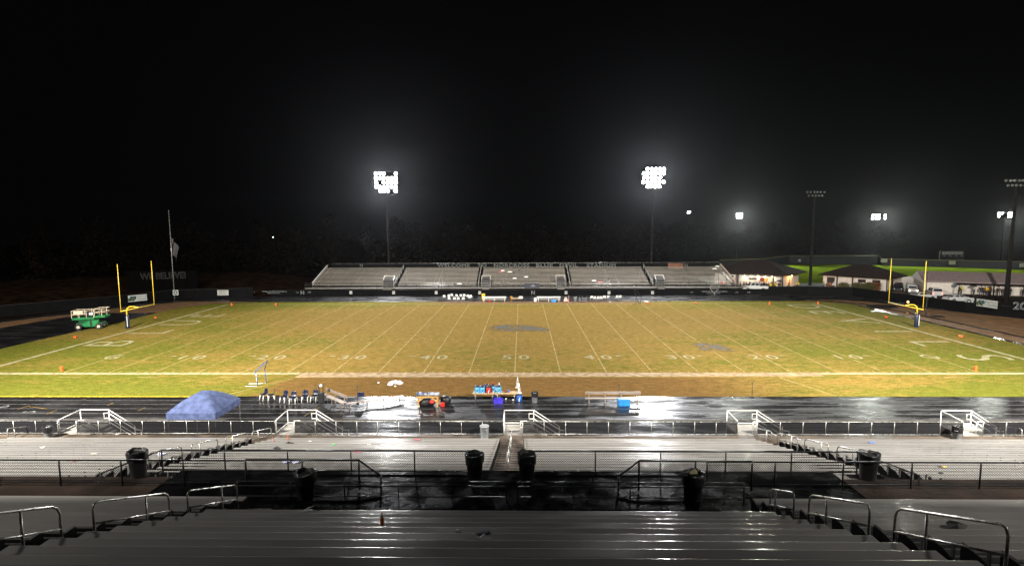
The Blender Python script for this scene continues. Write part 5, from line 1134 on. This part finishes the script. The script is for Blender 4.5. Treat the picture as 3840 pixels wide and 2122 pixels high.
# ------------------------------------------------------------------ people
def skin_mesh(name,verts,edges,rad,root_i=0):
    me=bpy.data.meshes.new(name); me.from_pydata([Vector(v) for v in verts],edges,[]); o=bpy.data.objects.new(name,me); COL.objects.link(o)
    o.modifiers.new('skin','SKIN'); bpy.context.view_layer.update()
    for i,r in enumerate(rad): me.skin_vertices[0].data[i].radius=(r,r*.8 if r>.09 else r)
    me.skin_vertices[0].data[root_i].use_root=True
    s=o.modifiers.new('s','SUBSURF'); s.levels=1; s.render_levels=1; bpy.context.view_layer.update()
    m2=bpy.data.meshes.new_from_object(o.evaluated_get(bpy.context.evaluated_depsgraph_get())); bpy.data.objects.remove(o)
    m2.polygons.foreach_set('use_smooth',[True]*len(m2.polygons)); m2.name=name; return m2
def person_meshes(armf=.15,bend=0,umb=False):
    b=bend
    J=dict(pel=(0,0,.95),che=(0,-.10*b,1.25),sho=(0,-.22*b,1.44),nec=(0,-.24*b,1.52),hd=(0,-.27*b,1.63),hd2=(0,-.27*b,1.74),
     lh=(.10,0,.92),lk=(.12,-.05,.50),la=(.12,0,.08),lt=(.13,-.16,.03),rh=(-.10,0,.92),rk=(-.11,.02,.50),ra=(-.12,.03,.08),rt=(-.14,-.12,.03),
     ls=(.20,-.20*b,1.42),le=(.27,-.05-.2*b,1.14),lw=(.24,-.05-armf-.3*b,.90),lf=(.235,-.10-armf-.3*b,.80),rs=(-.20,-.20*b,1.42),re=(-.27,-.05-.2*b,1.14),rw=(-.22,-.05-armf*1.4-.3*b,.93),rf=(-.215,-.12-armf*1.4-.3*b,.84))
    if umb: J['re']=(-.26,-.18,1.2);J['rw']=(-.16,-.3,1.42);J['rf']=(-.15,-.3,1.5)
    def mk(name,ch,R):
        ks=[]; 
        for c in ch:
            for k in c:
                if k not in ks: ks.append(k)
        ed=set()
        for c in ch:
            for a,d in zip(c,c[1:]): ed.add((ks.index(a),ks.index(d)))
        return skin_mesh(name,[J[k] for k in ks],list(ed),[R[k] for k in ks],ks.index(ch[0][0]))
    body=mk('body',[('pel','che','sho','nec','hd','hd2'),('pel','lh','lk','la','lt'),('pel','rh','rk','ra','rt'),('sho','ls','le','lw','lf'),('sho','rs','re','rw','rf')],
      dict(pel=.13,che=.14,sho=.12,nec=.055,hd=.10,hd2=.08,lh=.085,lk=.06,la=.04,lt=.04,rh=.085,rk=.06,ra=.04,rt=.04,ls=.065,le=.045,lw=.032,lf=.035,rs=.065,re=.045,rw=.032,rf=.035))
    coat=mk('coat',[('pel','che','sho'),('sho','ls','le','lw'),('sho','rs','re','rw')],dict(pel=.19,che=.18,sho=.15,ls=.09,le=.07,lw=.055,rs=.09,re=.07,rw=.055))
    pants=mk('trousers',[('pel','lh','lk','la'),('pel','rh','rk','ra')],dict(pel=.155,lh=.105,lk=.08,la=.065,rh=.105,rk=.08,ra=.065))
    hat=MB().lathe([(.115,1.66),(.12,1.72),(.09,1.79),(.001,1.82)],12,(0,-.27*b,0)).mesh('hair')
    return body,coat,pants,hat
PM=[person_meshes(),person_meshes(.25,.25),person_meshes(.3,1.2),person_meshes(.1,0,True)]
SKIN=mat('skin',(.35,.20,.14),.5,0,.1); HAIR=mat('dark_hair',(.03,.02,.015),.6)
coats={k:mat(k+'_coat',c,.5,0,.15,4) for k,c in dict(black=(.018,.018,.02),navy=(.02,.03,.08),grey=(.16,.16,.16),yellow=(.75,.55,.03),red=(.35,.03,.02),white=(.65,.65,.65),green=(.12,.22,.10),brown=(.12,.05,.02),orange=(.45,.13,.02)).items()}
JEAN=mat('dark_jeans',(.02,.025,.04),.7)
def person(x,y,rz,coatk,lb,var=0,sc=1.,pants=None,hat=None):
    b,c,t,h=PM[var]; root=T('person',lb,'person',(x,y,.01),rz,'people waiting behind the right end of the field'); root.scale=(sc,)*3
    o=bpy.data.objects.new('body',b); 
    for nm_,me,m in (('body',b,SKIN),('coat',c,coats[coatk]),('trousers',t,pants or JEAN),('hair',h,hat or HAIR)):
        if not me.materials: me.materials.append(m)
        o=bpy.data.objects.new(nm_,me); COL.objects.link(o); o.parent=root; o.material_slots[0].link='OBJECT'; o.material_slots[0].material=m
    return root
def umbrella(x,y,m,lb):
    root=T('umbrella',lb,'umbrella',(x,y,0)); mb=MB().lathe([(.62,1.85),(.5,2.0),(.25,2.12),(.001,2.16)],10,smooth=False); mb.build('canopy',m,root); MB().tube([(0,0,1.2),(0,0,2.2)],.015,5).build('shaft',STEEL,root)
crowd=[(2745,'black','person in black at the left end of the crowd beside the far stand'),(2751,'black','dark-clad person just behind the first one by the far stand'),(2760,'black','person in black right of the pair by the far stand'),(2775,'black','lone person in black left of the brown coat'),
 (2789,'brown','person in a brown coat left of the white pickup'),(2799,'black','tall person in black beside the brown coat'),(2811,'navy','person in navy above the pickup cab'),(2819,'grey','person in grey and white at the left of the counter'),(2826,'black','person in black at the counter under the menu board'),
 (2834,'green','person in olive green at the counter'),(2841,'navy','person in navy at the counter'),(2847,'grey','person in a pale grey top in the middle of the queue'),(2856,'black','person in black under the red board'),(2864,'black','second person in black under the red board'),(2873,'black','person in black under the amber board'),
 (2882,'brown','person in dark brown left of the yellow raincoat'),(2890,'yellow','person in a yellow raincoat left of the post'),(2907,'yellow','person in a yellow raincoat right of the post'),(2921,'black','person in black under a black umbrella'),(2955,'green','person in green under the orange lamp'),(2893,'red','person in dark red low beside the yellow raincoat'),(2865,'black','dark person near the pickup tail')]
rnd=random.Random(5)
for i,(px,ck,lb) in enumerate(crowd):
    y=71.0+rnd.uniform(-1.6,1.6); q=Yp(px,1075,y); person(q.x,y,rnd.uniform(-.8,.8)+(PI if 2810<px<2885 else 0),ck,lb,i%2,rnd.uniform(.94,1.06))
q=Yp(2921,1070,71); umbrella(q.x,71,BLK,'black umbrella over the crowd beside the orange lamp')
for px,py,ck,lb,v in ((2992,1082,'yellow','person in a bright yellow raincoat bending over between the two block houses',2),(3112,1083,'orange','person in orange-red bending at the door of the middle block house',2),(3126,1083,'white','person in a white hooded raincoat beside the middle block house',0),
  (3088,1072,'grey','person in patterned grey at the left wall of the middle block house',0),(3101,1070,'brown','dark person in the doorway of the middle block house',0),(3399,1093,'green','person in yellow-green beside the white SUV',0),
  (3605,1112,'yellow','person in a dull yellow coat at the field house porch',1),(3653,1112,'white','person in white under a dark umbrella at the porch',3),(3680,1114,'black','person in black, left one of the porch pair',0),(3694,1114,'brown','person in dark brown, right one of the porch pair',0),
  (3702,1110,'yellow','person in yellow partly hidden behind an orange-clad one',0),(3715,1114,'orange','person in dull orange on the porch',0),(3746,1112,'black','person in black right of the porch post',1),(3768,1112,'brown','person in brown near the thick pole',0),(3790,1112,'black','person in black left of the thick pole',0),(3838,1114,'black','person in black at the right edge of the picture',0)):
    q=Z(px,py); 
    if px>3600 : q=W3(px,-.9)
    elif px>3390: pass
    else: q=Yp(px,1080,69.0 if px>3080 else 71)
    person(q.x,q.y,rnd.uniform(-.7,.7),ck,lb,v,1.08,hat=coats[ck] if ck in('white','yellow') else None)
q=W3(3650,-.6); umbrella(q.x,q.y,BLK,'dark umbrella held at the field house porch')
# ------------------------------------------------------------------ litter on the home stand
def on_low(px,py,z0=.0):
    d=ray(px,py); q=-d.z/d.y; D=3.97/(q-.275); k=round((33.06-D)/.76); k=max(0,min(17,k)); D=33.06-.76*k-.12; y=Y0+D; p=Yp(px,py,y); return Vector((p.x,y,lowz(D+.12)+z0))
def on_up(px,py,z0=0.,ref=13.62):
    d=ray(px,py); q=-d.z/d.y; D=1.58/(q-.42); k=round((ref-D)/.76); D=ref-.76*k-.12; y=Y0+D; p=Yp(px,py,y); return Vector((p.x,y,upz(D+.12)+z0))
def scrap(px,py,m,lb,s=.16,up=False,cat='litter'):
    rnd=random.Random(px*31+py); mb=MB(); n=7; V=[(rnd.uniform(-.01,.01),rnd.uniform(-.01,.01),s*.25)]
    for j in range(n): t=2*PI*j/n; r=s*rnd.uniform(.5,1.2); V.append((r*math.cos(t),r*.6*math.sin(t),rnd.uniform(0,s*.35)))
    mb.add(V,[(0,1+j,1+(j+1)%n) for j in range(n)]); o=mb.build('paper_scrap',m); tag(o,lb,cat); o.location=(on_up if up else on_low)(px,py,.004); return o
PALE=mat('pale_paper',(.75,.72,.6),.6); VIO=mat('violet_paper',(.6,.6,.9),.6); PINK=mat('pink_paper',(.55,.1,.15),.6); GRN=mat('green_paper',(.1,.45,.12),.6)
for px,py,m,lb,s in ((158,1679,PALE,'yellowish paper on the left part of the left lower block',.17),(351,1696,PALE,'white napkin right of the yellowish paper on the left lower block',.17),(277,1723,mat('reddish_cup',(.3,.1,.06),.5),'small reddish cup near the left walkway fence',.1),(866,1639,mat('amber_paper',(.6,.4,.03),.6),'amber scrap near the handrails in the left centre block',.12),(604,1699,VIO,'violet paper near the black bin at left',.24),
  (1162,1650,PALE,'cream wrapper at the front of the left centre block',.16),(1090,1656,INK,'dark cable on a front bench of the left centre block',.25),(1040,1676,INK,'dark gloves on a bench in the left centre block',.26),(1252,1666,GRN,'green-edged wrapper in the left centre block',.15),(1384,1666,WHT,'white scrap beside the left glare streak',.14),(1541,1641,GRN,'small green item on the front bench',.09),(1562,1649,PINK,'crumpled pink and white wrapper in the left centre block',.3),
  (1340,1694,PINK,'pinkish wrapper behind the fence left of centre',.25),(1072,1733,VIO,'violet paper seen through the fence mesh, left of another',.2),(1110,1727,VIO,'violet paper seen through the fence mesh, right of another',.2),(2996,1645,VIO,'faint blue paper beside the right aisle',.14),(3267,1659,mat('blue_ink_paper',(.1,.2,.7),.5),'blue and white paper on the right lower block',.24),(3524,1741,NAVY,'small navy item on the right lower block behind the fence',.13),(3538,1743,mat('amber_paper',(.6,.4,.03)),'amber scrap right of the navy item',.14),(3532,1768,BLK,'dark scrap low on the right lower block',.12),(2160,1770,WHT,'white tissue by the fence right of the centre aisle',.16)):
    scrap(px,py,m,lb,s)
def bottle(loc,m,lb,h=.24,liq=None):
    root=T('bottle',lb,'bottle',loc); MB().lathe([(.036,0),(.038,.01),(.038,h*.5),(.03,h*.6)],10).build('bottle_body',m,root); MB().lathe([(.03,h*.6),(.015,h*.88),(.015,h*.93)],10).build('bottle_neck',liq or m,root); MB().lathe([(.019,h*.93),(.019,h),(.001,h+.003)],8).build('bottle_cap',ORG,root)
bottle(on_up(1433,1962),mat('orange_drink',(.7,.16,.01),.15),'bottle of orange drink standing on an upper centre bench in the glare',.26,mat('clear_plastic',(.5,.5,.45),.15))
bottle(on_low(1080,1648),mat('orange_drink',(.7,.16,.01)),'orange bottle on a front bench of the left centre lower block',.3); bottle(on_low(1023,1651),mat('white_red_cup',(.6,.3,.25),.4,0,.4,30),'white and red cup at the left end of the left centre lower block',.26)
scrap(1815,1990,mat('grey_cellophane',(.35,.36,.4),.2),'crumpled grey cellophane bag on the upper centre block',.17,True); scrap(1155,1913,INK,'flattened dark umbrella or strap on the front bench of the upper centre block',.3,True); scrap(1717,1970,PALE,'tiny pale scrap left of the cellophane bag',.05,True)
o=scrap(3590,1970,BLK,'dark glove or rag on the upper right block behind the handrail',.22,True)
for px in (1586,):
    p=Yp(px,1637,-20.6); bottle((p.x,-20.6,ZW),WHT,'white bottle standing on the walkway below the fence',.26)
for px,lb in ((2110,'white scraps on the walkway right of the small gate'),(2193,'white scrap on the walkway right of the gate, farther right'),(2604,'white scrap at the fence foot left of the fourth landing'),(2658,'white scrap at the fence foot nearest the fourth landing')):
    p=Yp(px,1634,-20.4); o=MB().lathe([(.001,0),(.18,.01),(.08,.06),(.001,.07)],7).build('paper_scrap',WHT); o.location=(p.x,-20.4,ZW+.002); o.scale=(1,.5,1); tag(o,lb,'litter')
# ------------------------------------------------------------------ distant wood
rnd=random.Random(9); mb=MB()
def clump(cx,cy,cz,R,n,s):
    for _ in range(n):
        v=Vector((rnd.gauss(0,.5),rnd.gauss(0,.5),rnd.gauss(0,.5))); p=Vector((cx+v.x*R,cy+v.y*R,cz+v.z*R*1.1))
        if p.z<.2: continue
        a=Vector((rnd.gauss(0,1),rnd.gauss(0,1),rnd.gauss(0,1))).normalized(); b=a.cross(Vector((rnd.gauss(0,1),rnd.gauss(0,1),rnd.gauss(0,1)))).normalized(); k=s*rnd.uniform(.5,1.3)
        mb.add([p-a*k,p+b*k*.7,p+a*k,p-b*k*.7],[(0,1,2,3)])
for i in range(150):
    x=-190+380*i/150+rnd.uniform(-3,3); y=(105 if x<-50 else 130 if x<50 else 225)+rnd.uniform(-8,18)
    if x<-80: y-= (-80-x)*.35
    h=rnd.uniform(9,17)
    for k in range(6): clump(x+rnd.uniform(-2.5,2.5),y+rnd.uniform(-2,2),h*(.25+.13*k)+rnd.uniform(-.6,.6),rnd.uniform(2.2,3.6)*(1.15-.11*k),75,.45)
tag(mb.build('distant_wood',mat('night_foliage',(.007,.005,.003),1,0,.6,.2,spec=0)),'dark wood far behind the field, barely lit','wood',kind='stuff')
# earth bank below the wood at left
mb=MB(); nx,ny=40,6; V=[]
for j in range(ny+1):
    for i in range(nx+1):
        x=-180+130*i/nx; t=j/ny; y=63+ t*30 - max(0,(-75-x))*.55; V.append((x,y,(2.6*t**.8+.25*math.sin(x*.7+j))*min(1,i/3,(nx-i)/6) if j else .01))
mb.add(V,[(j*(nx+1)+i,j*(nx+1)+i+1,(j+1)*(nx+1)+i+1,(j+1)*(nx+1)+i) for j in range(ny) for i in range(nx)],True)
S('earth_bank',mb,mat('leafy_bank',(.022,.012,.007),1,0,.6,.5,.6,spec=0))
# ------------------------------------------------------------------ air, light
hz,nt,out=nodes('drizzle'); pv=N(nt,'ShaderNodeVolumePrincipled'); pv.inputs['Density'].default_value=.000032; pv.inputs['Anisotropy'].default_value=.86; pv.inputs['Color'].default_value=(.93,.95,1,1); nt.links.new(pv.outputs[0],out.inputs['Volume'])
o=MB().box((-430,-100,-1),(430,530,45)).build('haze',hz); tag(o,kind='stuff')
LC=(1,.95,.86); LF=(.96,.97,1)
for nm_,x,z,t in (('far_tower_light',-31.2,24.9,(-8,22,0)),('far_tower_light',31.5,25.6,(10,22,0))):
    light(nm_,'SPOT',(x,77.0,z),t,150000,128,1,1.7,LF)
for x in (-40,40):
    light('home_tower_and_fill_light','SPOT',(x,-47,34),(x*.3,12,0),290000,84,.55,1.0,LC); light('home_tower_and_fill_light','SPOT',(x*1.02,-46,34),(x*1.6,44,0),385000,100,.7,1.4,LC); light('home_tower_and_fill_light','SPOT',(x,-46.5,33),(x*.45,-47.5,7),36000,40,1,.8,LC)  # third spot on each side is an added fill for the upper side seats
for px in (2768,3292,3766):
    q=Yp(px,812,165); light('baseball_light','SPOT',(q.x,164,q.z),(q.x-8,122,0),190000,92,.8,1.0,(.95,1,.9))
w=bpy.data.worlds.new('World'); C.world=w; w.use_nodes=True; nt=w.node_tree; nt.nodes.clear()
ow=nt.nodes.new('ShaderNodeOutputWorld'); bgn=nt.nodes.new('ShaderNodeBackground'); bgn.inputs[0].default_value=(.5,.5,.6,1); bgn.inputs[1].default_value=.0016; nt.links.new(bgn.outputs[0],ow.inputs[0])
# ------------------------------------------------------------------ render
cy=C.cycles; cy.max_bounces=6; cy.diffuse_bounces=2; cy.glossy_bounces=3; cy.transparent_max_bounces=12; cy.volume_bounces=0; cy.transmission_bounces=2
cy.use_denoising=True; cy.denoiser='OPENIMAGEDENOISE'; cy.sample_clamp_indirect=3; cy.use_light_tree=True; cy.caustics_reflective=False; cy.caustics_refractive=False
